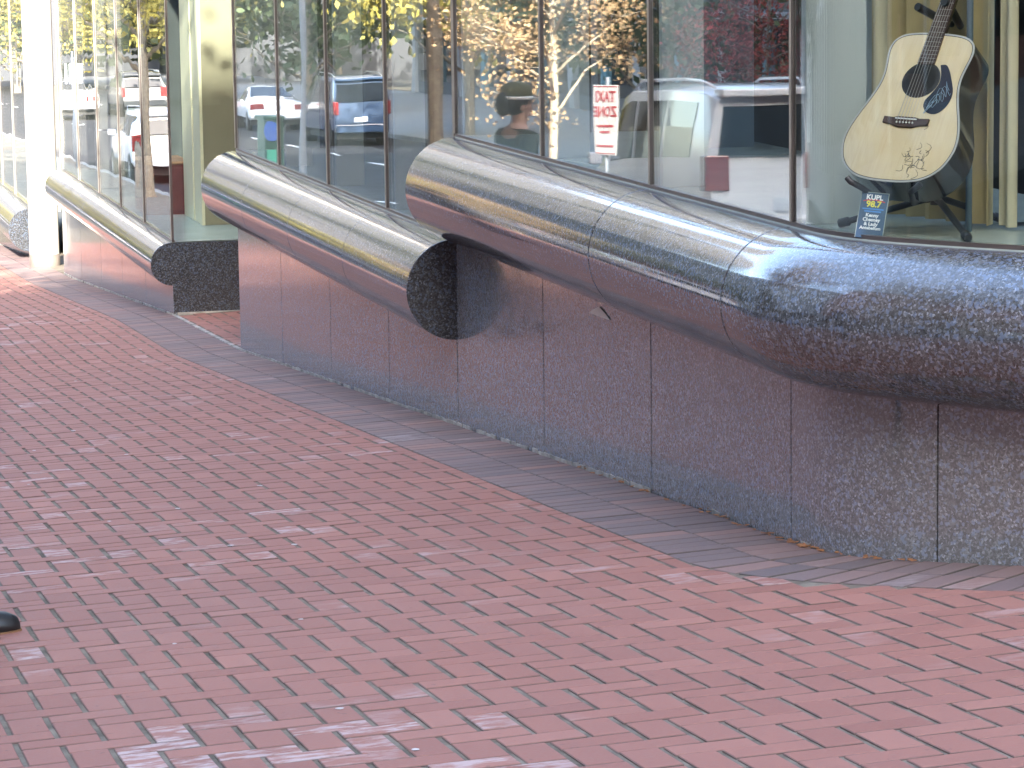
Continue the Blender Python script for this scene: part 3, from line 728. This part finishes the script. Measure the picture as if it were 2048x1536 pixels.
    for sd in (1, -1):
        m = MB(); m.box(min(sd*(st[5]-.24), sd*(st[5]+.022)), max(sd*(st[5]-.24), sd*(st[5]+.022)), -.022, .16, zt0, zt1); m.build('taillight', 'tail_red', c, bevel=.015)
        m = MB(); f_ = ST[-2]; m.box(min(sd*(f_[5]-.3), sd*(f_[5]-.02)), max(sd*(f_[5]-.3), sd*(f_[5]-.02)), f_[0]-.02, ST[-1][0]-.02, f_[2]-.16, f_[2]-.04); m.build('headlight', 'lamp_clear', c, bevel=.015)
        m = MB(); yy = ws[1]-.35; q = sec(yy); m.box(min(sd*(q[5]+.01), sd*(q[5]+.2)), max(sd*(q[5]+.01), sd*(q[5]+.2)), yy-.05, yy+.08, q[2]+.02, q[2]+.16); m.build('wing_mirror', paint, c, bevel=.02)
        if rw:
            rr = []; 
            for q in range(8):
                yy = lerp(.35, ws[0]-.15, q/7); v = sec(yy); rr.append((sd*(v[6]*.86), yy, v[3]+(.055 if 0 < q < 7 else .0)))
            m = MB(); m.tube(rr, .018, 6); m.build('roof_rail', 'light_metal' if paint != 'car_white' else paint, c, True)
    m = MB(); m.box(-st[4]*.97, st[4]*.97, -.075, .12, st[1]-.04, st[1]+.2); m.build('bumper', paint, c, bevel=.03)
    m = MB(); m.box(-.16, .16, -.09 if not rw else -.03, -.06 if not rw else -.001, st[1]+.26 if rw else st[1]+.05, st[1]+.40 if rw else st[1]+.17); m.build('number_plate', 'plate', c)
    m = MB(); m.box(-st[4]*.9, st[4]*.9, .2, ST[-1][0]-.3, .2, .36); m.build('underbody', 'tyre', c)
    R = .33
    for yy in wheels:
        for sd in (1, -1):
            M = Matrix.Translation((sd*(ST[2][4]-.09), yy, R)) @ Matrix.Rotation(pi/2*sd, 4, 'Y')
            m = MB(); m.lathe([(.12, -.11), (R-.04, -.11), (R, -.08), (R, .08), (R-.04, .11), (.2, .115), (.2, .09)], 22, M); w = m.build('wheel', 'tyre', c, 'auto')
            m = MB(); m.lathe([(.2, .088), (.19, .108), (.1, .098), (.05, .112), (.01, .112)], 16, M); m.build('rim', 'car_silver', w, 'auto')
            m = MB(); m.lathe([(R+.06, -.2), (R+.06, .098), (R+.0, .1)], 22, M); m.build('wheel_arch', 'tyre', c, 'auto')
    return c
make_car('van', 'white minivan with roof rails and dark rear window, parked at the kerb by the sign', -4.2, 31.6, 'car_white', 0)
make_car('suv', 'white hatchback with tall red tail lamps parked at the kerb past the yellow tree', -3.5, 73, 'car_white', 0)
make_car('sedan', 'white saloon with red tail lamps driving away down the street', -11.2, 103, 'car_white', 0)
make_car('suv', 'dark grey estate car parked on the far side of the street', -9.2, 121, 'car_dark', 0)
make_car('sedan', 'silver saloon beside the dark grey estate car', -6.4, 119, 'car_silver', 0)
make_car('van', 'dark blue van waiting on the far side of the street', -11.4, 90, 'car_blue', 0)
make_car('sedan', 'silver saloon parked across the street by the grey building', -12.2, 60, 'car_silver', 0)
make_car('suv', 'white hatchback parked far down the street under the trees', -4.0, 140, 'car_white', 0)

# ---- street furniture
z0 = gz(-2.1, 31.2)
sg = empty('taxi_sign', 'small upright white sign with red lettering on a thin post at the kerb', 'sign', (-2.1, 31.2, z0), radians(55))
m = MB(); m.tube([(0, .03, 0), (0, .03, 2.0)], .022, 8); m.build('post', 'pole_grey', sg, True)
m = MB(); m.box(-.155, .155, -.003, .003, 1.22, 1.92); pl = m.build('sign_plate', 'sign_white', sg, bevel=.002)
m = MB()
for bx in ((-.148, .148, 1.902, 1.910), (-.148, .148, 1.232, 1.240)): m.box(bx[0], bx[1], -.006, -.0035, bx[2], bx[3])
m.build('border', 'sign_red', pl)
FX = Matrix.Rotation(pi/2, 4, 'X')
for tx, sz, zc in (('TAXI', .135, 1.80), ('ZONE', .125, 1.65)):
    text_mesh('lettering', tx, sz, Matrix.Translation((0, -.005, zc)) @ FX @ Matrix.Diagonal((.85, 1.15, 1, 1)), 'sign_red', pl, .02)
m = MB()
for zz, w in ((1.50, .11), (1.44, .07), (1.30, .12)): m.box(-w, w, -.006, -.0035, zz, zz+.022)
m.build('small_print', 'sign_red', pl)
kz = gz(-2.0, 50.6)
kk = empty('parking_kiosk', 'dark green parking pay station with blue disc and light green panel at the kerb', 'parking meter', (-2.0, 50.6, kz-.01))
m = MB(); m.box(-.19, .19, -.14, .14, 0, 1.6); bd = m.build('body', 'kiosk_green', kk, bevel=.02)
m = MB(); m.lathe([(.16, -.02), (.16, .02)], 24, Matrix.Translation((.05, -.165, 1.42)) @ Matrix.Rotation(pi/2, 4, 'X')); m.build('disc', 'blue_disc', kk)
m = MB(); m.box(-.02, .14, -.155, -.141, .72, 1.12); m.build('panel', 'kiosk_panel', kk)
m = MB(); m.box(-.21, .21, -.16, .16, 1.6, 1.66); m.build('cap', 'kiosk_green', kk, bevel=.01)
lz = gz(-2.1, 48.3)
lp = empty('street_lamp', 'tall grey lamp post at the kerb just before the parking kiosk', 'street lamp', (-2.1, 48.3, lz-.02))
m = MB(); m.tube([(0, 0, 0), (0, 0, .5), (0, 0, .52), (0, 0, 6.5)], [.11, .11, .06, .045], 14); m.build('pole', 'pole_grey', lp, 'auto')
m = MB(); m.tube([(0, 0, 6.4), (-.5, 0, 6.8), (-1.3, 0, 6.85)], .03, 8); m.build('arm', 'pole_grey', lp, True)
m = MB(); m.ball((-1.45, 0, 6.83), .22, 10, (1.2, .7, .4)); m.build('lamp_head', 'pole_grey', lp, True)
lz = gz(-2.1, 76)
sp = empty('street_sign', 'white traffic sign on a thin pole far along the kerb', 'sign', (-2.1, 80, gz(-2.1, 80)-.02), radians(-10))
m = MB(); m.tube([(0, 0, 0), (0, 0, 2.9)], .03, 8); m.build('post', 'pole_grey', sp, True)
m = MB(); m.box(-.16, .16, -.05, -.035, 2.1, 2.6); m.build('sign_plate', 'sign_white', sp)

# ------------------------------------------------------------------ guitar, stand and card in the corner window
def plain(n, c, r, **k): return mat(n, c, r, **k)
m_, t_, b_ = newmat('spruce')
p_ = N(t_, 'ShaderNodeTexCoord').outputs['Object']; mp = N(t_, 'ShaderNodeMapping'); mp.inputs['Scale'].default_value = (160, 4, 4); t_.links.new(p_, mp.inputs['Vector'])
t_.links.new(mixc(t_, .5, ramp(t_, noise(t_, mp.outputs[0], 1, 3), [(.3, (.56, .40, .20)), (.7, (.66, .50, .28))]), ramp(t_, noise(t_, p_, 6, 3), [(.3, (.60, .42, .21)), (.7, (.68, .53, .31))])), b_.inputs['Base Color'])
b_.inputs['Roughness'].default_value = .25; b_.inputs['Coat Weight'].default_value = .4
mat('guitar_black', (.012, .011, .012), .12, coat=.6); mat('binding', (.40, .37, .32), .4); mat('dark_line', (.03, .025, .02), .5)
mat('rosewood', (.060, .032, .022), .55, var=.3, scale=30, spec=.3); mat('bone', (.75, .72, .65), .4); mat('string', (.34, .31, .26), .4, .3)
mat('pickguard', (.008, .013, .024), .3, spec=.25); mat('silver_ink', (.22, .30, .36), .6); mat('ink', (.05, .045, .04), .7)
mat('stand_black', (.02, .022, .024), .5); mat('chrome', (.6, .6, .6), .2, 1)
mat('card_blue', (.022, .075, .15), .3, var=.15); mat('card_white', (.82, .82, .82), .5); mat('card_red', (.55, .03, .05), .5); mat('card_yellow', (.80, .70, .05), .5); mat('card_sky', (.04, .22, .55), .5)
G = empty('acoustic_guitar', 'black acoustic guitar with a pale spruce top, leaning on a stand in the corner window', 'guitar', (3.629, 9.279, .963))
gx, gy, gn = Vector((.6483, -.7603, -.0399)), Vector((.4476, .3382, .8278)), Vector((-.6159, -.5545, .5596))
G.rotation_euler = Matrix((gx, gy, gn)).transposed().to_euler()
HB = [(-.362, 0), (-.360, .055), (-.350, .108), (-.328, .148), (-.292, .178), (-.240, .195), (-.188, .193), (-.130, .176), (-.078, .156), (-.028, .141), (.012, .1365), (.05, .1405), (.085, .146), (.115, .146), (.14, .136), (.158, .112), (.167, .075), (.170, .03)]
def cr(P, k=5):
    out = []
    for i in range(len(P)-1):
        p0, p1, p2, p3 = [Vector(P[max(0, min(len(P)-1, i+q))]) for q in (-1, 0, 1, 2)]
        for j in range(k):
            t = j/k; out.append(.5*((2*p1)+(p2-p0)*t+(2*p0-5*p1+4*p2-p3)*t*t+(3*p1-p0-3*p2+p3)*t**3))
    return out+[Vector(P[-1])]
hp = cr(HB)
outl = [(v.y, v.x) for v in hp]+[(-v.y, v.x) for v in reversed(hp[1:])]
def off_out(d):
    n = len(outl); o = []
    for i in range(n):
        a, b = Vector(outl[i-1]), Vector(outl[(i+1) % n]); t = (b-a).normalized(); o.append((outl[i][0]-t.y*d, outl[i][1]+t.x*d))
    return o
m = MB(); m.loft([[(x, y, -.128) for x, y in off_out(.006)], [(x, y, -.124) for x, y in outl], [(x, y, -.002) for x, y in outl]], True, False)
v = [m.bm.verts.new((x, y, -.128)) for x, y in off_out(.006)]; m.bm.faces.new(v)
m.build('body', 'guitar_black', G, 'auto')
bm = bmesh.new(); e = []
hole = [(.050*cos(2*pi*k/40), .050*sin(2*pi*k/40)) for k in range(40)]
for lp_ in (off_out(.0055), hole):
    vv = [bm.verts.new((x, y, 0)) for x, y in lp_]
    for i in range(len(vv)): e.append(bm.edges.new((vv[i-1], vv[i])))
bmesh.ops.triangle_fill(bm, edges=e, use_beauty=True)
for f in bm.faces:
    if f.normal.z < 0: f.normal_flip()
r_ = bmesh.ops.extrude_face_region(bm, geom=list(bm.faces)); bmesh.ops.translate(bm, verts=[q for q in r_['geom'] if isinstance(q, bmesh.types.BMVert)], vec=(0, 0, -.003))
mb = MB(); mb.bm.free(); mb.bm = bm; mb.build('soundboard', 'spruce', G)
m = MB(); m.loft([[(x, y, z) for x, y in off_out(d)] for d, z in ((.0, -.0025), (.0, .0003), (.0055, .0003), (.0055, -.0025))], True, False); m.build('binding', 'binding', G)
m = MB(); m.loft([[(x, y, z) for x, y in off_out(d)] for d, z in ((.0056, .0001), (.0056, .0005), (.0078, .0005), (.0078, .0001))], True, False); m.build('purfling', 'dark_line', G)
m = MB(); 
for r0, r1 in ((.0515, .0535), (.058, .0605), (.0625, .064)): m.lathe([(r0, .0002), (r0, .0006), (r1, .0006), (r1, .0002)], 48)
m.build('rosette', 'dark_line', G)
m = MB(); m.lathe([(.0505, -.1), (.0505, -.004), (.052, -.004), (.052, -.1)], 32); m.build('inside', 'dark_line', G)
PG = cr([(.050, .056), (.068, .058), (.082, .045), (.101, .012), (.122, -.035), (.121, -.075), (.104, -.106), (.082, -.117), (.056, -.112), (.040, -.094), (.038, -.072), (.050, -.050), (.0635, -.020), (.066, .0), (.062, .025), (.050, .056)], 4)[:-1]
m = MB(); m.loft([[(p.x, p.y, z) for p in PG] for z in (.0007, .0020)]); pg = m.build('pickguard', 'pickguard', G)
m = MB()
for q in range(2):
    pts = []
    for i in range(26):
        u = i/25; pts.append((.052+.055*u+.012*sin(u*19+q*2), -.098+.085*u+.022*sin(u*23+q*1.3)-q*.012, .0024))
    m.tube(pts, .0008, 4)
sg_ = m.build('signature', 'silver_ink', pg); sg_['kind'] = 'stuff'
m = MB(); rnd = random.Random(3)
for q in range(26):
    a = rnd.uniform(0, 6.3); c0 = Vector((.062+rnd.gauss(0, .022), -.278+rnd.gauss(0, .032), .0004)); L = rnd.uniform(.012, .035)
    m.tube([c0+Vector((cos(a), sin(a), 0))*L*t+Vector((-sin(a), cos(a), 0))*L*.5*sin(pi*t)*(1 if q % 2 else -1) for t in (0, .25, .5, .75, 1)], .0008, 4)
sg_ = m.build('ink_drawing', 'ink', G); sg_['kind'] = 'stuff'
m = MB(); BR = [(-.078, -.138), (-.045, -.140), (-.03, -.136), (.03, -.136), (.045, -.140), (.078, -.138), (.078, -.160), (.05, -.163), (.025, -.172), (-.025, -.172), (-.05, -.163), (-.078, -.160)]
m.loft([[(x, y, z) for x, y in BR] for z in (.0003, .0085)]); br = m.build('bridge', 'rosewood', G, bevel=.0015)
m = MB(); m.box(-.037, .037, -.146, -.143, .0086, .0112); m.build('saddle', 'bone', br)
for k in range(6):
    m = MB(); m.ball((-.0275+.011*k, -.158, .0098), .0032, 8); m.build('bridge_pin', 'bone', br, True)
m = MB(); m.loft([[(-.0285, .055, z) for z in ()] or [(-.0285, .055, .0006), (.0285, .055, .0006), (.0285, .055, .0075), (-.0285, .055, .0075)], [(-.0215, .49, .0006), (.0215, .49, .0006), (.0215, .49, .0075), (-.0215, .49, .0075)]]); fb = m.build('fretboard', 'rosewood', G)
m = MB()
for k in range(1, 21):
    y = .49-(.642*(1-2**(-k/12.0))); w = .0215+(.49-y)*.0161
    if y > .058: m.box(-w, w, y-.0005, y+.0005, .0076, .0081)
f_ = m.build('frets', 'string', fb); f_['kind'] = 'stuff'
m = MB(); m.loft([[(-.025, .165, 0), (.025, .165, 0), (.024, .165, -.018), (.0, .165, -.028), (-.024, .165, -.018)], [(-.0215, .49, 0), (.0215, .49, 0), (.018, .49, -.012), (0, .49, -.017), (-.018, .49, -.012)]]); m.build('neck', 'guitar_black', G, 'auto')
m = MB(); m.loft([[(x, y, z) for x, y in ((-.022, .491), (.022, .491), (.036, .53), (.038, .66), (-.038, .66), (-.036, .53))] for z in (-.018, -.003)]); hs = m.build('headstock', 'guitar_black', G, bevel=.002)
for k in range(6):
    sd = 1 if k % 2 else -1; m = MB(); m.tube([(sd*.036, .55+.04*(k//2), -.01), (sd*.052, .55+.04*(k//2), -.01)], .004, 6); m.ball((sd*.058, .55+.04*(k//2), -.01), .008, 8); m.build('tuner', 'chrome', hs, True)
for k in range(6):
    m = MB(); m.tube([(-.0275+.011*k, -.158, .0095), (-.0275+.011*k, -.1445, .0118), (-.0165+.0066*k, .49, .0095)], .0005+.00009*(5-k), 4); m.build('string', 'string', G)

S = empty('guitar_stand', 'black tripod guitar stand holding the acoustic guitar on the window sill', 'stand', (3.74, 9.42, .487))
Lc = lambda x, y, z: Vector((x-3.74, y-9.42, z-.487))
hub = Lc(3.72, 9.38, .585)
for nm, p in (('a', (3.465, 9.558, .500)), ('b', (3.663, 8.976, .500)), ('c', (4.0, 9.52, .500))):
    m = MB(); e_ = Lc(*p); m.tube([hub, hub.lerp(e_, .12)+Vector((0, 0, .006)), e_], [.012, .011, .010], 10); lg = m.build('leg', 'stand_black', S, 'auto')
    m = MB(); dd = (e_-hub).normalized(); m.tube([e_-dd*.035, e_-dd*.03, e_, e_+dd*.005], [.011, .015, .015, .011], 10); m.build('rubber_foot', 'stand_black', lg, 'auto')
m = MB(); m.tube([hub-Vector((0, 0, .02)), hub+Vector((0, 0, .03))], .018, 12); hb = m.build('hub', 'stand_black', S, 'auto')
m = MB(); m.ball(tuple(hub+Vector((-.018, -.012, .0))), .006, 8); m.build('bolt', 'chrome', hb, True)
top = Lc(3.885, 9.575, 1.10)
m = MB(); m.tube([hub, Lc(3.775, 9.44, .70), Lc(3.86, 9.54, 1.0), top], [.012, .012, .009, .009], 10); m.build('post', 'stand_black', S, 'auto')
for sd in (-1, 1):
    q = Matrix((gx, gy, gn)).transposed()
    P3 = lambda x, y, z: Vector((3.629, 9.279, .963))+q @ Vector((x, y, z))-Vector((3.74, 9.42, .487))
    m = MB(); m.tube([hub+Vector((0, 0, .03)), P3(sd*.06, -.375, -.10), P3(sd*.085, -.380, -.02), P3(sd*.115, -.376, .006), P3(sd*.128, -.366, .012)], .0095, 10); m.build('cradle_arm', 'stand_black', S, 'auto')
m = MB(); m.tube([top, Lc(3.80, 9.50, 1.135), Lc(3.735, 9.445, 1.155), Lc(3.665, 9.405, 1.185)], [.010, .011, .013, .013], 10); m.build('yoke_arm', 'stand_black', S, 'auto')
m = MB(); m.tube([top, Lc(3.83, 9.47, 1.13), Lc(3.797, 9.418, 1.15), Lc(3.765, 9.385, 1.185), Lc(3.735, 9.36, 1.20)], [.010, .012, .014, .013, .012], 10); m.build('yoke_arm', 'stand_black', S, 'auto')

K = empty('display_card', 'small dark blue card with white and yellow lettering propped on the sill before the guitar', 'card', (3.417, 9.171, .4895))
kx, ky, kn = Vector((.849, -.5217, -.0834)), Vector((.2679, .289, .9191)), Vector((-.4554, -.8027, .3851))
K.rotation_euler = Matrix((kx, ky, kn)).transposed().to_euler()
m = MB(); m.box(-.0415, .0415, 0, .146, -.004, 0); cb = m.build('card', 'card_blue', K, bevel=.001)
m = MB(); m.box(.0416, .0436, 0, .146, -.005, .0005); m.box(-.0436, -.0416, 0, .146, -.005, .0005); m.box(-.0436, .0436, .1461, .148, -.005, .0005); m.build('card_edge', 'sill_stone', K)
for tx, sz, x, y, mm in (('KUPL', .022, .0, .131, 'card_white'), ('98.7', .027, 0, .109, 'card_yellow'), ('Kenny', .0155, 0, .0735, 'card_white'), ('Chesney', .0155, 0, .0595, 'card_white'), ('& Lady', .0155, 0, .0455, 'card_white'), ('Antebellum', .0140, 0, .0325, 'card_white')):
    text_mesh('lettering', tx, sz, Matrix.Translation((x, y, .0006)), mm, cb, .03)
m = MB(); m.loft([[(-.034+.068*i/10, .1165+.0055*sin(pi*i/10)+dy, z) for i in range(11)]+[(-.034+.068*i/10, .1175+.007*sin(pi*i/10)+dy+.002, z) for i in range(10, -1, -1)] for dy, z in ((0, .0003), (0, .0008))]); m.build('red_arch', 'card_red', cb)
m = MB(); m.box(-.033, .033, .092, .096, .0002, .0007); m.box(-.026, .026, .084, .0885, .0002, .0007); m.build('blue_band', 'card_sky', cb)
m = MB(); m.box(-.012, .012, .01, .013, -.055, -.004); m.build('prop', 'card_blue', K)

# ------------------------------------------------------------------ people
mat('skin', (.50, .29, .21), .55, var=.06); mat('hair_dark', (.025, .018, .014), .6, var=.3, scale=60); mat('jacket_olive', (.045, .05, .03), .85, var=.15); mat('coat_navy', (.03, .033, .045), .85, var=.15)
mat('trousers_dark', (.03, .032, .038), .85, var=.2); mat('shoe_black', (.018, .017, .017), .35, var=.2); mat('shoe_sole', (.22, .11, .05), .7); mat('cap_olive', (.10, .09, .035), .8); mat('white_cloth', (.75, .74, .70), .8); mat('lip', (.40, .16, .14), .5); mat('eye', (.02, .02, .02), .2)
def skin(name, m, verts, edges, parent=None, root=0, levels=2):
    me = bpy.data.meshes.new(name); me.from_pydata([v[:3] for v in verts], edges, []); o = bpy.data.objects.new(name, me); COL.objects.link(o)
    md = o.modifiers.new('skin', 'SKIN'); md.use_smooth_shade = True
    for i, v in enumerate(verts):
        sv = me.skin_vertices[0].data[i]; r = v[3]; sv.radius = r if hasattr(r, '__len__') else (r, r); sv.use_root = (i == root)
    sb_ = o.modifiers.new('sub', 'SUBSURF'); sb_.levels = levels; sb_.render_levels = levels
    me.materials.append(MATS[m]); o.parent = parent; return o
def person(label, x, y, rz_, jacket, hat, stride=.16, z=None, swing=.10):
    """faces +Y locally"""
    zz = (gz(x, y) if z is None else z)
    # joints
    hip, kn, an = .92, .50, .09
    V = [(0, 0, .95, (.15, .105)), (0, .0, 1.12, (.135, .095)), (0, .0, 1.30, (.155, .105)), (0, -.01, 1.43, (.11, .08)), (0, .0, 1.50, .052), (0, .015, 1.56, .056), (0, .02, 1.62, (.072, .088)), (0, .015, 1.69, (.078, .096)), (0, .0, 1.745, (.062, .076))]
    E_ = [(i, i+1) for i in range(8)]
    V.append((0, .105, 1.625, .014)); E_.append((6, 9)); V.append((0, .125, 1.612, .012)); E_.append((9, 10))
    J = [V[0], V[1], V[2], V[3]]
    arms = []; legs = []
    for sd in (-1, 1):
        b = len(V); sw = sd*swing-(.04 if swing == 0 else 0)
        arm = [(sd*.165, 0, 1.42, .062), (sd*.215, -.01+sw*.2, 1.28, .052), (sd*.24, -.03+sw*.5, 1.13, .043), (sd*.245, .04+sw, 1.0, .038), (sd*.24, .10+sw*1.4, .885, .027)]
        V += arm; E_ += [(3, b)]+[(b+i, b+i+1) for i in range(4)]; arms.append(arm)
        pb = len(V); w = arm[-1]; V += [(w[0], w[1]+.03, w[2]-.05, (.032, .018)), (w[0], w[1]+.05, w[2]-.095, (.036, .017))]; E_ += [(b+4, pb), (pb, pb+1)]
        for f in range(4):
            q = len(V); fx = w[0]+(f-1.5)*.0; fy = w[1]+.05+(f-1.5)*.019; L = (.075, .085, .08, .062)[3-f]
            V += [(fx, fy, w[2]-.105, .0095), (fx-sd*.008, fy+.005, w[2]-.11-L*.5, .0088), (fx-sd*.026, fy+.006, w[2]-.11-L*.95, .0075)]; E_ += [(pb+1, q), (q, q+1), (q+1, q+2)]
        q = len(V); V += [(w[0]-sd*.02, w[1]+.065, w[2]-.06, .011), (w[0]-sd*.035, w[1]+.085, w[2]-.10, .0095)]; E_ += [(pb, q), (q, q+1)]
        b = len(V); st = sd*stride
        leg = [(sd*.095, 0, hip-.06, .088), (sd*.10, st*.5+.02, kn, .062), (sd*.10, st*.9-.015, .30, .056), (sd*.10, st*1.0-.03, an, .042)]
        V += leg; E_ += [(0, b)]+[(b+i, b+i+1) for i in range(3)]; legs.append(leg)
        b2 = len(V); V += [(sd*.105, st+.08, .05, .036)]; E_.append((b+3, b2))
    P = skin('person', 'skin', V, E_, None, 0); P.location = (x, y, zz); P.rotation_euler = (0, 0, rz_); tag(P, label, 'person')
    JV = [(0, 0, .74, (.20, .16)), (0, 0, .90, (.195, .155)), (0, 0, 1.14, (.16, .118)), (0, 0, 1.31, (.178, .125)), (0, -.012, 1.43, (.135, .098)), (0, -.005, 1.475, (.075, .068))]
    JE = [(i, i+1) for i in range(5)]
    for a in arms:
        b = len(JV); JV += [(q[0], q[1], q[2], q[3]+.016) for q in a[:4]]+[(a[4][0], a[4][1], a[4][2]+.01, .042)]; JE += [(4, b)]+[(b+i, b+i+1) for i in range(4)]
    skin('jacket', jacket, JV, JE, P, 0)
    TV = [(0, 0, 1.08, (.165, .125)), (0, 0, .90, (.175, .135))]; TE = [(0, 1)]
    for l in legs:
        b = len(TV); TV += [(l[0][0], l[0][1], l[0][2], .105), (l[1][0], l[1][1], l[1][2], .08), (l[2][0], l[2][1], l[2][2], .074), (l[3][0], l[3][1]-.0, l[3][2]-.035, .072)]; TE += [(1, b), (b, b+1), (b+1, b+2), (b+2, b+3)]
    skin('trousers', 'trousers_dark', TV, TE, P, 1)
    for l in legs:
        ax, ay = l[3][0], l[3][1]; m = MB()
        rings = []
        for yy, w, h in ((-.085, .030, .05), (-.075, .038, .085), (-.03, .042, .105), (.04, .044, .085), (.11, .050, .062), (.165, .047, .05), (.195, .033, .035), (.203, .015, .02)):
            rings.append([(ax+w*cos(k*pi/6), ay+yy, .022+h*max(0, sin(k*pi/6))) for k in range(7)]+[(ax-w*.9, ay+yy, .02), (ax+w*.9, ay+yy, .02)])
        m.loft(rings); sh = m.build('shoe', 'shoe_black', P, True)
        m = MB(); ou = [(-.088, .024), (-.07, .037), (0, .041), (.1, .050), (.165, .049), (.198, .034), (.208, .012)]
        m.loft([[(ax+w, ay+yy, z) for yy, w in ou]+[(ax-w, ay+yy, z) for yy, w in reversed(ou)] for z in (0.001, .021)]); m.build('sole', 'shoe_sole', sh)
    # hair, cap, face
    m = MB(); m.ball((0, -.018, 1.685), .104, 14, (.9, 1.02, 1.12)); h = m.build('hair', 'hair_dark', P, True)
    m = MB(); m.ball((0, -.105, 1.66), .07, 12, (.9, .9, 1.25)); m.build('hair_bun', 'hair_dark', h, True)
    if hat:
        m = MB(); m.lathe([(.10, 1.70), (.108, 1.712), (.108, 1.74), (.095, 1.785), (.05, 1.81), (.005, 1.815)], 24, Matrix.Diagonal((.95, 1.1, 1, 1))); c_ = m.build('cap', 'cap_olive', P, True)
        m = MB(); m.lathe([(.104, 1.688), (.112, 1.69), (.112, 1.712), (.104, 1.712)], 24, Matrix.Diagonal((.95, 1.1, 1, 1))); m.build('cap_band', 'white_cloth', c_, True)
        m = MB(); m.loft([[(.085*cos(a), .075+.115*sin(a), 1.70-.012*sin(a)+dz) for a in [pi*i/12 for i in range(13)]] for dz in (0, .007)]); m.build('cap_peak', 'white_cloth', c_, True)
    for sd in (-1, 1):
        m = MB(); m.ball((sd*.03, .098, 1.648), .011, 8, (1.2, .7, .8)); m.build('eye', 'eye', P, True)
        m = MB(); m.ball((sd*.078, .0, 1.635), .03, 8, (.35, .7, 1.1)); m.build('ear', 'skin', P, True)
    m = MB(); m.ball((0, .098, 1.575), .022, 8, (1.1, .4, .35)); m.build('mouth', 'lip', P, True)
    return P
person('person in olive jacket and cap with white band, reflected in the glass', 1.15, 22.0, radians(75), 'jacket_olive', True)
person('person in dark trousers and black shoe stepping in at the left edge of the photo', .475, 9.50, radians(-72), 'coat_navy', False, .16, swing=0)

# ------------------------------------------------------------------ small litter, spots and a painted sky reflection
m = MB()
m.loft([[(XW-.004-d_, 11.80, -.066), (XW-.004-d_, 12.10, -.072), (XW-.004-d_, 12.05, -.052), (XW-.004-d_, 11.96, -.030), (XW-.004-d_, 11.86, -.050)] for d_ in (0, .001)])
sc_ = m.build('sky_reflection_patch', 'white_cloth'); tag(sc_, 'pale patch painted as a sky reflection on the granite wall just under the long tube', 'painted reflection')  # pale patch painted where the polished wall mirrors the sky
mat('gum', (.42, .38, .37), .9)
mat('leaf_litter', (.30, .13, .05), .8, var=.4, scale=40)
m = MB(); rnd = random.Random(11)
for i in range(70):
    sx = rnd.choice([rnd.gauss(-.1, .22), rnd.uniform(-3, .8)]); q = pnt(sx, rnd.uniform(.003, .035), 0); z = gz(q.x, q.y)+.003; r = rnd.uniform(.006, .018); a = rnd.uniform(0, 6.3)
    m.loft([[(q.x+r*cos(a+b)*(1 if k % 2 else .6), q.y+r*sin(a+b)*(1 if k % 2 else .6), z+dz+.004*rnd.random()) for k, b in enumerate((0, 1.2, 2.5, 3.7, 5))] for dz in (0, .0015)])
tag(m.build('leaf_litter', 'leaf_litter'), kind='stuff')
m = MB()
for i in range(22):
    y = rnd.uniform(6.3, 24); x = rnd.uniform(.09*y, 2.8); r = rnd.uniform(.005, .013); z = gz(x, y)+.0016
    m.loft([[(x+r*cos(k*pi/4)*rnd.uniform(.7, 1.2), y+r*sin(k*pi/4)*rnd.uniform(.7, 1.2), z+dz) for k in range(8)] for dz in (0, .0006)])
tag(m.build('gum_spots', 'gum'), kind='stuff')
